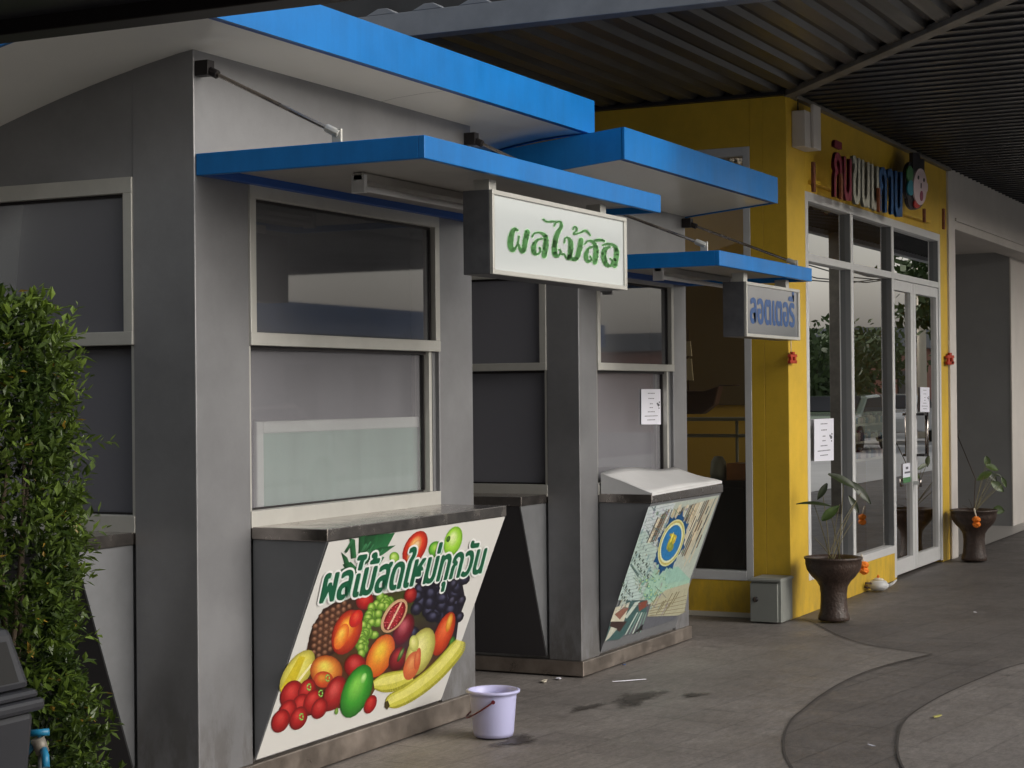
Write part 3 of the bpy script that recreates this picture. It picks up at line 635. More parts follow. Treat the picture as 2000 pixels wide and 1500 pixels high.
p.ell(900, 1390, 40, 72, 24, S(120, 8, 10), S(170, 25, 25), S(205, 60, 50)); p.ell(655, 1440, 14, 26, 10, S(90, 130, 50), S(110, 150, 60), S(140, 170, 80), n=8)
p.mb.build('printed_fruit', bn)
s = MB()
A0, A1 = p.pt(528, 672, .0032), p.pt(1692, 452, .0032); B0 = p.pt(578, 440, .0032)     # baseline and slant of the lettering
ux = A1-A0; vy = (B0-A0)
LB_SEG = 'ผลไม้สดใหม่ทุกวัน'
def place_b(u, v, d):
    return A0+ux*u+vy*((v-.19)*1.75)+NB*d
M['bgreen'] = mat('banner_green', S(12, 88, 58), .4); M['bpale'] = mat('banner_pale', S(190, 222, 208), .4); M['bwhite'] = mat('banner_white', (.8, .8, .78), .4)
text_mesh(s, LB_SEG, place_b, 'bwhite', bold(.015, .060, 12), dz=0)
text_mesh(s, LB_SEG, place_b, 'bpale', [(.008, -.02), (.012, -.03), (.004, -.01), (.006, .01)], dz=.00025)
text_mesh(s, LB_SEG, place_b, 'bgreen', bold(.0062, .020, 8), dz=.0004)
s.build('lettering', bn, keep=1)

# lottery poster on the second kiosk
Y2, zb2 = 4.03, .11
sl2 = Vector((0, 3.717-4.03, .942-.11)); N2 = Vector((1, 0, 0)).cross(sl2).normalized()
if N2.y > 0: N2 = -N2
P2 = Vector((9.25, 4.03, .11))+N2*.003
lp_ = thing('lottery_poster', 'pale poster of banknotes and tickets with a blue sunburst emblem', 'poster', P2)
s = MB(); q = [P2+sl2*.07, P2+Vector((1.06, 0, 0))+sl2*.07, P2+Vector((1.06, 0, 0))+sl2*.985, P2+sl2*.985]
s.prism([x_+N2*.001 for x_ in q], -N2*.001, 'vinyl'); o_ = s.build('vinyl_sheet', lp_)
pp = Print(P2+N2*.0012, N2, 1160, 960, 5)
def band(t0, t1, col):   # full-width strip of the poster between two heights of the slope
    pp.layer += 1
    def P_(u, t): return P2+Vector((1.06*u, 0, 0))+sl2*t+N2*(.0012+pp.layer*.000006)
    pp.mb.face([P_(0, t0), P_(1, t0), P_(1, t1), P_(0, t1)], 'print', col)
band(.07, .26, S(95, 98, 106)); band(.26, .985, S(176, 186, 176))
rd = random.Random(5)
def clipx(y):            # left edge of the poster in the crop at height y
    return 105+(540-105)*(1460-y)/(1460-130)
def rgt(y): return 940-(0)+(1225-940)*(880-y)/(880-45) if y < 880 else 830+(940-830)*(1200-y)/320
pp.poly([(clipx(1060), 1060), (clipx(700), 700), (470, 1010), (440, 1060)], S(186, 205, 200)); pp.poly([(clipx(700), 700), (clipx(400), 400), (500, 380), (610, 560), (560, 1010), (480, 1000)], S(178, 198, 190))
pp.poly([(clipx(400), 400), (clipx(150), 150), (800, 110), (600, 540), (500, 380)], S(196, 204, 206)); pp.poly([(350, 715), (365, 700), (440, 810), (430, 840)], S(90, 115, 115)); pp.poly([(505, 375), (520, 370), (590, 500), (580, 515)], S(120, 138, 140))
for i in range(5):
    for (bx, by, dx_, dy_) in ((400, 600, 42, 50), (385, 680, 40, 48), (275, 900, 36, 46), (262, 1010, 30, 40)):
        if bx > 300 or i < 4:
            x, y = bx+dx_*i*.8, by+dy_*i*.75; pp.poly([(x, y), (x+14, y-20), (x+24, y-12), (x+8, y+18)], S(62, 80, 66)); pp.poly([(x+6, y+24), (x+20, y+10), (x+26, y+16), (x+10, y+38)], S(62, 80, 66))
pp.poly([(470, 1010), (620, 700), (760, 730), (940, 850), (930, 900), (560, 1090)], S(160, 196, 176))
for i in range(46):
    x = rd.uniform(450, 760); y = rd.uniform(820, 1050); pp.ell(x, y, rd.uniform(8, 20), rd.uniform(8, 26), 30, S(95, 150, 140), S(130, 180, 160), S(205, 215, 130), n=6)
for i in range(34):
    t = i/34; x = 620+600*t; top = 215-170*t*.95 if x > 760 else 250-(x-620)*.7; L_ = 250+420*t*rd.uniform(.7, 1.1)
    dxs = -.44; wd_ = rd.uniform(5, 13); yb = min(top+L_, 860)
    colr = rd.choice([S(150, 128, 100), S(120, 100, 80), S(205, 190, 160), S(196, 176, 138), S(225, 215, 190), S(88, 74, 62)])
    pp.poly([(x, top), (x+wd_, top), (x+wd_+dxs*(yb-top), yb), (x+dxs*(yb-top), yb)], colr)
for i in range(26):
    x = 860+340*i/26; y0_ = 120+rd.uniform(0, 300); L_ = rd.uniform(60, 160); x -= .38*(y0_-60)
    pp.poly([(x, y0_), (x+9, y0_), (x+9-.42*L_, y0_+L_), (x-.42*L_, y0_+L_)], rd.choice([S(70, 58, 50), S(215, 200, 170)]))
pp.poly([(700, 760), (820, 730), (940, 860), (700, 900)], S(150, 190, 175))
pp.poly([(560, 1080), (700, 960), (935, 890), (880, 1180), (820, 1210), (520, 1220)], S(178, 176, 150))
for i in range(10):
    x = 560+22*i; y = 1090+rd.uniform(-60, 60); pp.poly([(x, y+70), (x+6, y+70), (x+80, y-60), (x+70, y-60)], rd.choice([S(120, 110, 80), S(205, 205, 190), S(140, 130, 150)]))
for i in range(5): pp.poly([(540, 1120+i*22), (900, 1010+i*40), (900, 1016+i*40), (540, 1127+i*22)], S(135, 125, 95))
pp.poly([(105, 1460), (160, 1270), (330, 1060), (520, 1060), (510, 1180), (250, 1440)], S(60, 95, 95)); pp.poly([(160, 1270), (210, 1130), (350, 1080), (300, 1240), (290, 1270)], S(205, 200, 180)); pp.poly([(200, 1200), (300, 1120), (340, 1140), (250, 1250)], S(140, 95, 80))
pp.poly([(150, 1310), (170, 1268), (320, 1268), (250, 1370)], S(58, 40, 38)); pp.poly([(300, 1225), (400, 1080), (450, 1070), (320, 1240)], S(190, 200, 190)); pp.poly([(105, 1465), (165, 1320), (225, 1340), (150, 1430)], S(195, 195, 180))
for i in range(5): pp.poly([(300+i*36, 1400-i*6), (312+i*36, 1396-i*6), (430+i*22, 1180), (418+i*22, 1180)], rd.choice([S(120, 150, 140), S(190, 205, 195)]))
pp.poly([(430, 1090), (520, 1060), (530, 1110), (440, 1170)], S(130, 70, 55)); pp.poly([(380, 1390), (480, 1290), (470, 1350)], S(22, 26, 28))
for i in range(170):
    t = rd.random(); y = 140+1000*t; xa, xb = clipx(y)+8, min(rgt(y)-10, clipx(y)+420)
    x = rd.uniform(xa, xb); w_ = rd.uniform(3, 12); L_ = rd.uniform(14, 60); q_ = rd.choice([-.45, -.45, .9]); c_ = rd.choice([S(96, 120, 120), S(130, 165, 168), S(70, 96, 92), S(185, 200, 200), S(120, 150, 120), S(150, 140, 170), S(160, 150, 120)])
    pp.poly([(x, y), (x+w_, y), (x+w_+q_*L_, y+L_), (x+q_*L_, y+L_)], c_)
for y in range(150, 1180, 36):
    xa, xb = clipx(y)+6, clipx(y)+250; pp.poly([(xa, y), (xb, y-60), (xb, y-57), (xa, y+3)], S(120, 140, 146))
# emblem
cx, cy, an = 752, 500, 20
def E_(r1, r2, th): 
    u, v = r1*math.cos(th), r2*math.sin(th); return (cx+u*math.cos(R(an))-v*math.sin(R(an)), cy+u*math.sin(R(an))+v*math.cos(R(an)))
star = []
for i in range(48):
    k_ = 1.0 if i % 6 == 0 else (.74 if i % 2 else .86)
    if i % 6 in (1, 5): k_ = .84
    star.append(E_(140*k_, 345*k_*.98, 6.2832*i/48+math.pi/2))
pp.poly(star, S(18, 78, 128))
for r_, col in ((.70, S(205, 208, 150)), (.655, S(190, 175, 100)), (.60, S(215, 222, 180)), (.535, S(40, 118, 175))):
    pp.poly([E_(140*r_*1.12, 345*r_, 6.2832*i/28) for i in range(28)], col)
for (ax_, ay_, a, b, c_) in ((0, -18, 26, 44, S(150, 150, 40)), (18, -70, 40, 20, S(175, 160, 50)), (-8, 40, 30, 50, S(130, 140, 60)), (30, -30, 14, 50, S(190, 170, 60)), (-25, 10, 12, 60, S(165, 160, 60)), (5, -50, 8, 60, S(215, 205, 90))):
    pp.ell(cx+ax_, cy+ay_, a, b, 20, c_, c_, tuple(min(1, q_*1.5) for q_ in c_), n=10)
pp.mb.build('printed_picture', lp_)

# white board cover on the second counter
cv = MB(); Yw, Yo = 4.018, 3.712; nx = 16; topv = []
for i in range(nx+1):
    x = 9.215+(10.345-9.215)*i/nx; t = i/nx
    zw = 1.105+.018*math.sin(t*5.5)-.0*t; zo = .998+.014*(t)
    yo_ = Yo+(0 if t > .0 else .0)
    topv.append([(x, Yw+(yo_-Yw)*j/6, zw+(zo-zw)*(j/6)**.85+.006*math.sin(9*t+j*.7)*math.sin(3.14*j/6)) for j in range(7)])
for i in range(nx):
    for j in range(6): cv.face([topv[i][j], topv[i+1][j], topv[i+1][j+1], topv[i][j+1]], 'white').smooth = True
cv.face([(9.215, Yw, 1.105), (9.215, Yw, .960), (9.215, Yo, .962), (9.215, Yo, .998)], 'white')
cv.face([(9.215, Yo, .998), (9.215, Yo, .985), (10.345, Yo, .999), (10.345, Yo, 1.012)], 'white')
bmesh.ops.remove_doubles(cv.bm, verts=cv.bm.verts, dist=1e-4)
o = cv.build('counter_cover'); sm_ = o.modifiers.new('thick', 'SOLIDIFY'); sm_.thickness = .004
tag(o, 'bent white board lying over the second kiosk counter', 'cover')

# printed notices
def notice(fn, x0, y0, x1, y1, tilt, off, label):
    a, b_, c_, d = [fn(*q_) for q_ in ((x0, y0), (x1, y0+tilt), (x1, y1+tilt), (x0, y1))]
    n_ = (b_-a).cross(d-a).normalized(); 
    if n_.y > 0: n_ = -n_
    s = MB(); s.prism([v+n_*.0015 for v in (a, b_, c_, d)], -n_*.001, 'paper'); root = s.build('paper_notice'); tag(root, label, 'notice', 'white paper notices on glass')
    t = MB()
    def P_(u, v): return a+(b_-a)*u+(d-a)*v+n_*.002
    for v, w_ in ((.12, .36), (.27, .30), (.42, .16), (.53, .18), (.65, .36), (.77, .66), (.88, .4)):
        k_ = int(w_*16); 
        for i in range(k_):
            u = .5-w_/2+w_*i/k_; t.face([P_(u, v-.012), P_(u+w_/k_*.75, v-.012), P_(u+w_/k_*.75, v+.012), P_(u, v+.012)], 'ink')
    for u, v, r_ in ((.86, .46, .06), (.80, .42, .04), (.90, .38, .035), (.88, .55, .03)):
        t.face([P_(u+r_*math.cos(a_), v+r_*.75*math.sin(a_)) for a_ in [i*.785 for i in range(8)]], 'ink')
    t.build('printed_text', root, keep=1)
notice(lambda x, y: aty(x, y, 4.082), 1252, 760, 1291, 829, 0, 0, 'white paper notice on the second kiosk lower window')
notice(lambda x, y: aty(x, y, 3.775), 1590, 819, 1628, 901, -2, 0, 'largest white paper notice, on the shop front left glass')
notice(lambda x, y: aty(x, y, 3.775), 1797, 756, 1815, 804, 1, 0, 'white paper notice on the right leaf of the shop door')

# ------------------------------------------------------------------ yellow shop
SX, SY, ZT = 11.81, 3.752, 3.60
shop = thing('yellow_shop', 'yellow painted corner shop with tall glass front', 'shop', (SX, SY, 0))
XE = 16.58
wz0, wz1 = .225, 2.955        # front glazing
lz0, lz1 = .255, 3.235        # left window
b = MB()
b.box(SX, 12.225, SY, SY+.17, .0, ZT, 'yellow')                     # corner pier, front part
b.box(SX, SX+.17, SY+.17, 4.015, 0, ZT, 'yellow')
b.box(12.225, 14.655, SY, SY+.15, 0, wz0, 'yellow')
b.box(12.225, 16.30, SY, SY+.17, wz1, ZT, 'yellow')
b.box(16.30, XE, SY, SY+.17, 0, ZT, 'yellow')
b.box(SX, SX+.15, 4.015, 5.75, 0, lz0, 'yellow'); b.box(SX, SX+.17, 4.015, 5.75, lz1, ZT, 'yellow'); b.box(SX, SX+.17, 5.75, 9, 0, ZT, 'yellow')
b.build('wall', shop, .004)
i_ = MB(); i_.box(13.45, XE-.1, 8.9, 9, 0, 3.5, 'inyellow'); i_.box(XE-.1, XE, SY+.2, 9, 0, 3.5, 'inyellow'); i_.box(13.45, XE, SY+.17, 9, 3.35, 3.4, 'inceil'); i_.box(SX+.17, 13.45, SY+.17, 5.2, 3.35, 3.4, 'inceil'); i_.build('inside_wall', shop)  # ceiling and rear wall left open over the alcove to let daylight in
i_ = MB(); i_.face([(SX+.1, SY+.1, .02), (XE, SY+.1, .02), (XE, 9, .02), (SX+.1, 9, .02)], 'infloor'); i_.build('floor', shop)
def fz(x, y): return aty(x, y, SY).z
def fxx(x, y): return aty(x, y, SY).x
Xm = [12.225, fxx(1666, 700), fxx(1745.5, 700), fxx(1836, 700)]
ztr0, ztr1 = 2.468, 2.520
fr = MB(); gl = SY+.045     # glass plane
M['mullion_shade'] = mat('mullion_shade_grey', (.16, .165, .17), .4, .2, var=.05)  # shade on the bar sides put into a darker grey than the front
def vbar(x0, x1, z0, z1, d0=0.0, d1=.09): fr.box(x0, x1, SY+d0-.002, SY+d0+.006, z0, z1, 'white'); fr.box(x0, x1, SY+d0+.006, SY+d1, z0, z1, 'mullion_shade')
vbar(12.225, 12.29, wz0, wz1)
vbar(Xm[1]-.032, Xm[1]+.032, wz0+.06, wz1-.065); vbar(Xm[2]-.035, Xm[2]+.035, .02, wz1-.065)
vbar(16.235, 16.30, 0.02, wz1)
fr.box(12.29, 16.235, SY-.004, SY+.092, wz1-.065, wz1, 'white')
fr.box(12.29, Xm[1]-.032, SY-.001, SY+.09, ztr0, ztr1, 'white'); fr.box(Xm[1]+.032, Xm[2]-.035, SY-.001, SY+.09, ztr0, ztr1, 'white'); fr.box(Xm[2]+.035, 16.235, SY-.001, SY+.09, ztr0, ztr1, 'white')
fr.box(12.29, Xm[2]-.035, SY-.006, SY+.092, wz0, wz0+.06, 'white')
wf = fr.build('window_frame', shop, .003)
for x0, x1, z0, z1 in ((12.29, Xm[1]-.032, wz0+.06, ztr0), (Xm[1]+.032, Xm[2]-.035, wz0+.06, ztr0), (12.29, Xm[1]-.032, ztr1, wz1-.065), (Xm[1]+.032, Xm[2]-.035, ztr1, wz1-.065), (Xm[2]+.035, 16.235, ztr1, wz1-.065)):
    s = MB(); s.face([(x0-.005, gl, z0-.005), (x1+.005, gl, z0-.005), (x1+.005, gl, z1+.005), (x0-.005, gl, z1+.005)], 'shopglass'); s.build('pane', wf)
dz1 = ztr0-.004; dx = [Xm[2]+.037, 15.32, 16.233]
for k_ in (0, 1):
    a0, a1 = (dx[0], dx[1]-.004) if k_ == 0 else (dx[1]+.004, dx[2])
    d = MB(); st = .085
    d.box(a0, a0+(.03 if k_ == 0 else st), SY+.006, SY+.06, .03, dz1, 'white'); d.box(a1-(st if k_ == 0 else .07), a1, SY+.006, SY+.06, .03, dz1, 'white')
    x0_, x1_ = a0+(.03 if k_ == 0 else st), a1-(st if k_ == 0 else .07)
    d.box(x0_, x1_, SY+.006, SY+.06, dz1-.085, dz1, 'white'); d.box(x0_, x1_, SY+.006, SY+.06, .03, .15, 'white')
    do = d.build('door', shop, .003)
    s = MB(); s.face([(x0_-.004, SY+.032, .146), (x1_+.004, SY+.032, .146), (x1_+.004, SY+.032, dz1-.08), (x0_-.004, SY+.032, dz1-.08)], 'shopglass'); s.build('pane', do)
    hx_ = 15.27 if k_ == 0 else 15.40
    s = MB(); hz0, hz1 = .98, 1.36
    if k_ == 1:
        s.tube([(hx_+.10, SY-.055, hz0), (hx_+.10, SY-.055, hz1)], .016, 'steel', 10)
        s.box(hx_-.02, hx_+.12, SY-.06, SY+.005, hz1-.025, hz1-.005, 'black'); s.box(hx_-.02, hx_+.12, SY-.06, SY+.005, hz0+.005, hz0+.025, 'black')
    else: s.tube([(hx_, SY-.045, .73), (hx_, SY-.045, .80)], .018, 'steel', 8); s.box(hx_-.02, hx_+.02, SY-.045, SY+.006, .75, .78, 'white')
    s.build('handle', do)
# left window
fr = MB(); GX = SX+.05
fr.box(SX-.004, SX+.09, 4.015, 4.065, lz0, lz1, 'white'); fr.box(SX-.004, SX+.09, 5.70, 5.75, lz0, lz1, 'white')
fr.box(SX-.002, SX+.09, 4.065, 5.70, lz1-.06, lz1, 'white'); fr.box(SX-.006, SX+.09, 4.065, 5.70, lz0, lz0+.065, 'white'); fr.box(SX+.01, SX+.07, 4.065, 5.70, 3.02, 3.06, 'black')
wl = fr.build('side_window', shop, .003)
s = MB(); s.face([(GX, 4.06, lz0+.06), (GX, 5.705, lz0+.06), (GX, 5.705, lz1-.055), (GX, 4.06, lz1-.055)], 'shopglass'); s.build('pane', wl)
tr_ = MB(); tr_.box(SX-.02, SX+.004, 4.03, 9, .0, .035, 'cream'); tr_.build('skirting', shop)
# sticker on door
s = MB(); a = aty(1763, 906, SY+.027); c_ = aty(1779, 941, SY+.027); s.box(a.x, c_.x, a.y-.001, a.y, c_.z, a.z, 'paper'); st_ = s.build('door_sticker'); tag(st_, 'small white and green sticker low on the left shop door glass', 'sticker')
s = MB(); s.box(a.x, c_.x, a.y-.002, a.y-.0012, c_.z, c_.z+.045, 'grn'); s.box(a.x+.1, a.x+.18, a.y-.002, a.y-.0012, a.z-.05, a.z-.03, 'ink'); s.box(a.x+.06, a.x+.25, a.y-.002, a.y-.0012, a.z-.085, a.z-.07, 'ink'); s.build('printed_label', st_)

# inside the shop
def box_thing(name, label, cat, parts, loc, bev=.004):
    r_ = thing(name, label, cat, loc)
    for pn, bx in parts:
        s = MB()
        for q_ in bx: s.box(*q_)
        s.build(pn, r_, bev)
    return r_
box_thing('cabinet', 'black cabinet just inside the side window of the yellow shop', 'cabinet', [('body', [(11.99, 12.35, 4.10, 5.6, .03, .93, 'blackgloss')]), ('door', [(11.975, 11.989, 4.14, 4.60, .1, .88, 'blackgloss'), (11.975, 11.989, 4.63, 5.1, .1, .88, 'blackgloss')]), ('handle', [(11.96, 11.974, 4.55, 4.57, .45, .6, 'steel')])], (12, 4.1, 0))
box_thing('cardboard_box', 'orange brown box on the black cabinet inside the side window', 'box', [('carton', [(12.02, 12.25, 4.07, 4.28, .931, 1.05, 'wood')]), ('tape', [(12.019, 12.251, 4.16, 4.19, 1.0502, 1.052, 'cream')])], (12.1, 4.15, .93))
s = MB(); s.lathe([(.0, 0), (.055, 0), (.06, .05), (.052, .13), (.03, .165), (.0, .17)], (12.08, 4.36, .931), 'grey', 20); o = s.build('steel_kettle'); tag(o, 'rounded grey pot on the cabinet behind the side window', 'kettle')
box_thing('metal_rack', 'thin grey metal rack standing inside the side window', 'rack', [('post', [(12.5, 12.52, 4.20, 4.22, .03, 1.34, 'grey')]), ('post', [(12.5, 12.52, 4.36, 4.38, .03, 1.34, 'grey')]), ('shelf', [(12.48, 12.75, 4.10, 5.2, 1.34, 1.365, 'grey'), (12.5, 12.75, 4.22, 5.2, 1.22, 1.24, 'grey')]), ('post', [(12.5, 12.52, 5.0, 5.02, .03, 1.34, 'grey')])], (12.5, 4.2, 0))
sh = thing('ship_model', 'dark wooden sailing ship model on the rack behind the side window', 'model', (12.6, 4.75, 1.37))
s = MB()
hull = [(12.56, 4.52, 1.60), (12.56, 4.56, 1.46), (12.56, 4.66, 1.39), (12.56, 4.92, 1.39), (12.56, 5.0, 1.48), (12.56, 5.04, 1.63), (12.56, 4.95, 1.57), (12.56, 4.65, 1.56)]
s.prism(hull, (.1, 0, 0), 'brown'); s.build('hull', sh, .01)
for a_, b_ in (((12.61, 4.78, 1.56), (12.61, 4.78, 2.02)), ((12.61, 4.92, 1.56), (12.61, 4.92, 1.88)), ((12.61, 4.54, 1.6), (12.61, 4.38, 1.60))): s = MB(); s.tube([a_, b_], .006, 'brown', 6); s.build('mast', sh)
s = MB()
for yy, z0, z1, wd in ((4.80, 1.64, 1.80, .12), (4.79, 1.82, 1.93, .08), (4.93, 1.64, 1.82, .08)): s.prism([(12.605, yy-wd/2, z0), (12.605, yy+wd/2, z0), (12.60, yy+wd*.4, z1), (12.60, yy-wd*.4, z1)], (.008, 0, 0), 'cream')
s.build('sail', sh)
box_thing('wall_picture', 'tall framed picture hung behind the ship model', 'picture', [('picture_frame', [(13.3, 13.33, 4.45, 4.47, 1.45, 2.55, 'brown'), (13.3, 13.33, 5.6, 5.62, 1.45, 2.55, 'brown'), (13.3, 13.33, 4.47, 5.6, 2.53, 2.55, 'brown')]), ('canvas', [(13.31, 13.32, 4.47, 5.6, 1.45, 2.53, 'inceil')])], (13.3, 4.5, 1.45))
s = MB(); s.box(13.34, 13.45, 4.3, 9.0, .03, 3.34, 'inyellow'); s.build('partition_wall', shop)
box_thing('wooden_counter', 'orange wooden service counter behind the shop glass', 'counter', [('body', [(14.2, 16.2, 4.9, 5.4, .03, .86, 'wood')]), ('top', [(14.15, 16.25, 4.85, 5.45, .861, .90, 'wood')])], (15, 5, 0))
ch = thing('chair', 'purple upholstered chair behind the second shop window', 'chair', (14.0, 4.45, .02))
s = MB(); s.box(13.9, 14.3, 4.3, 4.7, .42, .48, 'purple'); s.build('seat', ch, .02)
s = MB(); s.prism([(14.28, 4.3, .48), (14.28, 4.7, .48), (14.42, 4.7, .95), (14.42, 4.3, .95)], (.04, 0, 0), 'purple'); s.build('backrest', ch, .01)
for x_ in (13.92, 14.26):
    for y_ in (4.32, 4.66): s = MB(); s.box(x_, x_+.03, y_, y_+.03, .02, .42, 'black'); s.build('leg', ch)
sf = box_thing('display_shelf', 'shelf of small packets and jars just inside the shop door', 'shelf', [('shelf_board', [(14.9, 16.1, 4.15, 4.4, z_, z_+.02, 'white')]) for z_ in (.95, 1.1, 1.25)]+[('side_panel', [(14.88, 14.9, 4.15, 4.4, .02, 1.4, 'white')]), ('side_panel', [(16.1, 16.12, 4.15, 4.4, .02, 1.4, 'white')])], (15, 4.2, 0))
rdj = random.Random(4)
for k_ in range(14):
    for lv, z_ in enumerate((.97, 1.12, 1.27)):
        x_ = 14.95+k_*.082; h_ = rdj.uniform(.06, .10); s = MB()
        s.lathe([(.0, 0), (.026, 0), (.028, h_*.7), (.018, h_*.8), (.0, h_*.8)], (x_, 4.2, z_), (jc := rdj.choice(['white', 'purple', 'face', 'cream', 'letblue'])), 10); j = s.build('jar')
        tag(j, '%s jar, %s from the left on the %s shelf board inside the shop door' % (dict(white='white', purple='purple', face='pink', cream='cream', letblue='blue')[jc], 'first second third fourth fifth sixth seventh eighth ninth tenth eleventh twelfth thirteenth fourteenth'.split()[k_], ('lowest', 'middle', 'top')[lv]), 'jar', 'jars on the shelf inside the shop door')
        s = MB(); s.lathe([(.0, h_*.8), (.02, h_*.8), (.02, h_), (.0, h_)], (x_, 4.2, z_), 'letred' if k_ % 3 else 'white', 10); s.build('lid', j)

# white box on the wall, lettering, bars, charms
bx = thing('wall_box', 'pale metal box mounted high on the yellow front near the corner', 'wall box', (12.0, 3.7, 3.2))
s = MB(); s.box(11.93, 12.22, 3.655, 3.752, 3.225, 3.475, 'wallwhite'); s.build('housing', bx, .006)
s = MB(); s.box(12.05, 12.22, 3.630, 3.654, 3.225, 3.53, 'wallwhite'); s.build('cover', bx, .006)
s = MB(); s.tube([(11.98, 3.72, 3.476), (11.975, 3.72, 3.56), (11.99, 3.73, 3.60)], .005, 'black'); s.build('cable', bx)
ss = thing('shop_sign', 'red, cream and blue raised Thai letters with a laughing child face', 'sign', (13.4, 3.64, 2.95))
LY = 3.60
def letters(body, xa, xb, ya, yb, m, name):
    a = aty(xa, ya[1], LY); b_ = aty(xb, yb[1], LY); a1 = aty(xa, ya[0], LY); b1 = aty(xb, yb[0], LY)
    s = MB()
    for lay in range(5):
        text_mesh(s, body, lambda u, v, d, l_=lay: (a*(1-u)+b_*u)*(1-v)+(a1*(1-u)+b1*u)*v+Vector((0, l_*.006-d, 0)), m, bold(.018, .018, 6), dz=0)
    s.build(name, ss, keep=1)
letters('กิน', 1630, 1663, (273, 384), (290, 392), 'letred', 'red_letters')
letters('ขนม', 1667, 1716, (304, 395), (326, 412), 'letwhite', 'cream_letters')
letters('กาน', 1718, 1762, (326, 412), (336, 424), 'letblue', 'blue_letters')
def disc(s, pts, y, th, m): s.prism([aty(px_, py_, LY)+Vector((0, y, 0)) for px_, py_ in pts], (0, th, 0), m)
def ovp(cx, cy, rx, ry, n=24): return [(cx+rx*math.cos(6.283*i/n), cy+ry*math.sin(6.283*i/n)) for i in range(n)]
fc_ = MB()
disc(fc_, ovp(1792, 360, 15, 48), -.006, .03, 'hair'); disc(fc_, ovp(1779, 356, 12, 40), -.002, .026, 'hair'); disc(fc_, ovp(1786, 388, 14, 22), -.004, .028, 'hair'); fc_.build('emblem_backing', ss)
fc_ = MB(); disc(fc_, [(1780, 340), (1780, 298), (1794, 298), (1795, 310), (1803, 311), (1803, 345)], -.012, .03, 'hair'); fc_.build('hair', ss)
fc_ = MB(); disc(fc_, ovp(1792, 365, 13, 36), -.024, .012, 'face'); disc(fc_, ovp(1805, 366, 2.5, 9), -.022, .012, 'face'); fo_ = fc_.build('face', ss)
fc_ = MB(); disc(fc_, ovp(1788, 347, 1.4, 4), -.026, .003, 'hair'); disc(fc_, ovp(1799, 352, 1.4, 4), -.026, .003, 'hair'); disc(fc_, [(1793, 358), (1794, 358), (1794, 368), (1792.5, 368)], -.026, .003, 'hair'); fc_.build('eye', fo_)
fc_ = MB(); disc(fc_, ovp(1794, 383, 3, 10), -.027, .004, 'lip'); fc_.build('mouth', fo_)
fc_ = MB(); disc(fc_, ovp(1774, 340, 6, 16), -.016, .01, 'grn'); disc(fc_, ovp(1775, 367, 6.5, 15), -.018, .01, 'teal'); disc(fc_, ovp(1787, 398, 6, 9), -.020, .01, 'red'); fc_.build('coloured_disc', ss)
s = MB(); s.box(12.3, 15.75, 3.700, 3.752, 3.010, 3.035, 'yellow'); s.build('rail', ss)
for x_, ya, yb in ((1580, 317, 375), (1634, 340, 390), (1708, 368, 414), (1798, 408, 434), (1836, 408, 448)):
    a = aty(x_, ya, LY+.02); b_ = aty(x_, yb, LY+.02); s = MB(); s.box(a.x-.022, a.x+.022, LY-.02, LY+.0, b_.z, a.z, 'rust'); s.build('bracket', ss, .002)
for nm, (cx_, yt, yb, xl, xr), lab in (('charm', (1545, 660, 712, 1538, 1552), 'red charm hanging at the shop corner edge'), ('charm', (1853, 665, 714, 1846, 1860), 'red charm hanging on the white strip right of the shop door')):
    r_ = thing('hanging_charm', lab, 'charm', aty(cx_, yb, 3.73), 'red hanging charms')
    f_ = lambda x_, y_, q_=0: aty(x_, y_, 3.735)
    s = MB(); s.tube([f_(cx_, yt), f_(cx_, yb-22)], .003, 'thread', 6); s.build('cord', r_)
    s = MB(); h_ = yb-22
    for pl in ([(xl+1, h_+2), (xr-1, h_+2), (xr, h_+7), (xl, h_+7)], [(cx_-2, h_-3), (cx_+2, h_-3), (cx_+2, h_+3), (cx_-2, h_+3)], [(xl+2, h_+7), (xl+5, h_+7), (xl+5, h_+20), (xl+2, h_+20)], [(xr-5, h_+7), (xr-2, h_+7), (xr-2, h_+20), (xr-5, h_+20)], [(xl, h_+14), (xr, h_+14), (xr-1, h_+20), (xl+1, h_+20)]):
        s.prism([f_(*q_) for q_ in pl], (0, -.02, 0), 'charm')
    s.build('knot', r_)

# ------------------------------------------------------------------ white neighbour building
nb = thing('white_building', 'white rendered building with a grey recess beside the yellow shop', 'building', (XE, SY, 0))
s = MB(); s.box(XE+.002, 16.84, SY-.02, 9, 0.0, 3.66, 'wallwhite'); s.box(16.84, 26, SY-.015, SY+.25, 3.045, 3.66, 'wallwhite'); s.box(16.84, 26, SY+.25, 9, 3.10, 3.3, 'wallwhite'); s.build('wall', nb, .006)
s = MB(); s.box(16.84, 26, SY-.035, SY-.016, 3.12, 3.15, 'wallwhite'); s.build('moulding', nb, .004)
s = MB(); s.box(20.72, 20.9, 3.99, 9, 0, 3.10, 'wallgrey'); s.box(16.84, 20.72, 8.8, 9, 0, 3.1, 'wallgrey'); s.build('recess_wall', nb)
s = MB(); s.box(20.90, 26, 3.985, 4.2, 0, 3.10, 'wallwhite'); s.box(20.715, 20.9, 3.975, 3.99, 0, 3.10, 'wallwhite'); s.build('pillar', nb)
sheet('floor', [(16.84, SY), (30, SY), (30, 9), (16.84, 9)], .012, 'ltile')

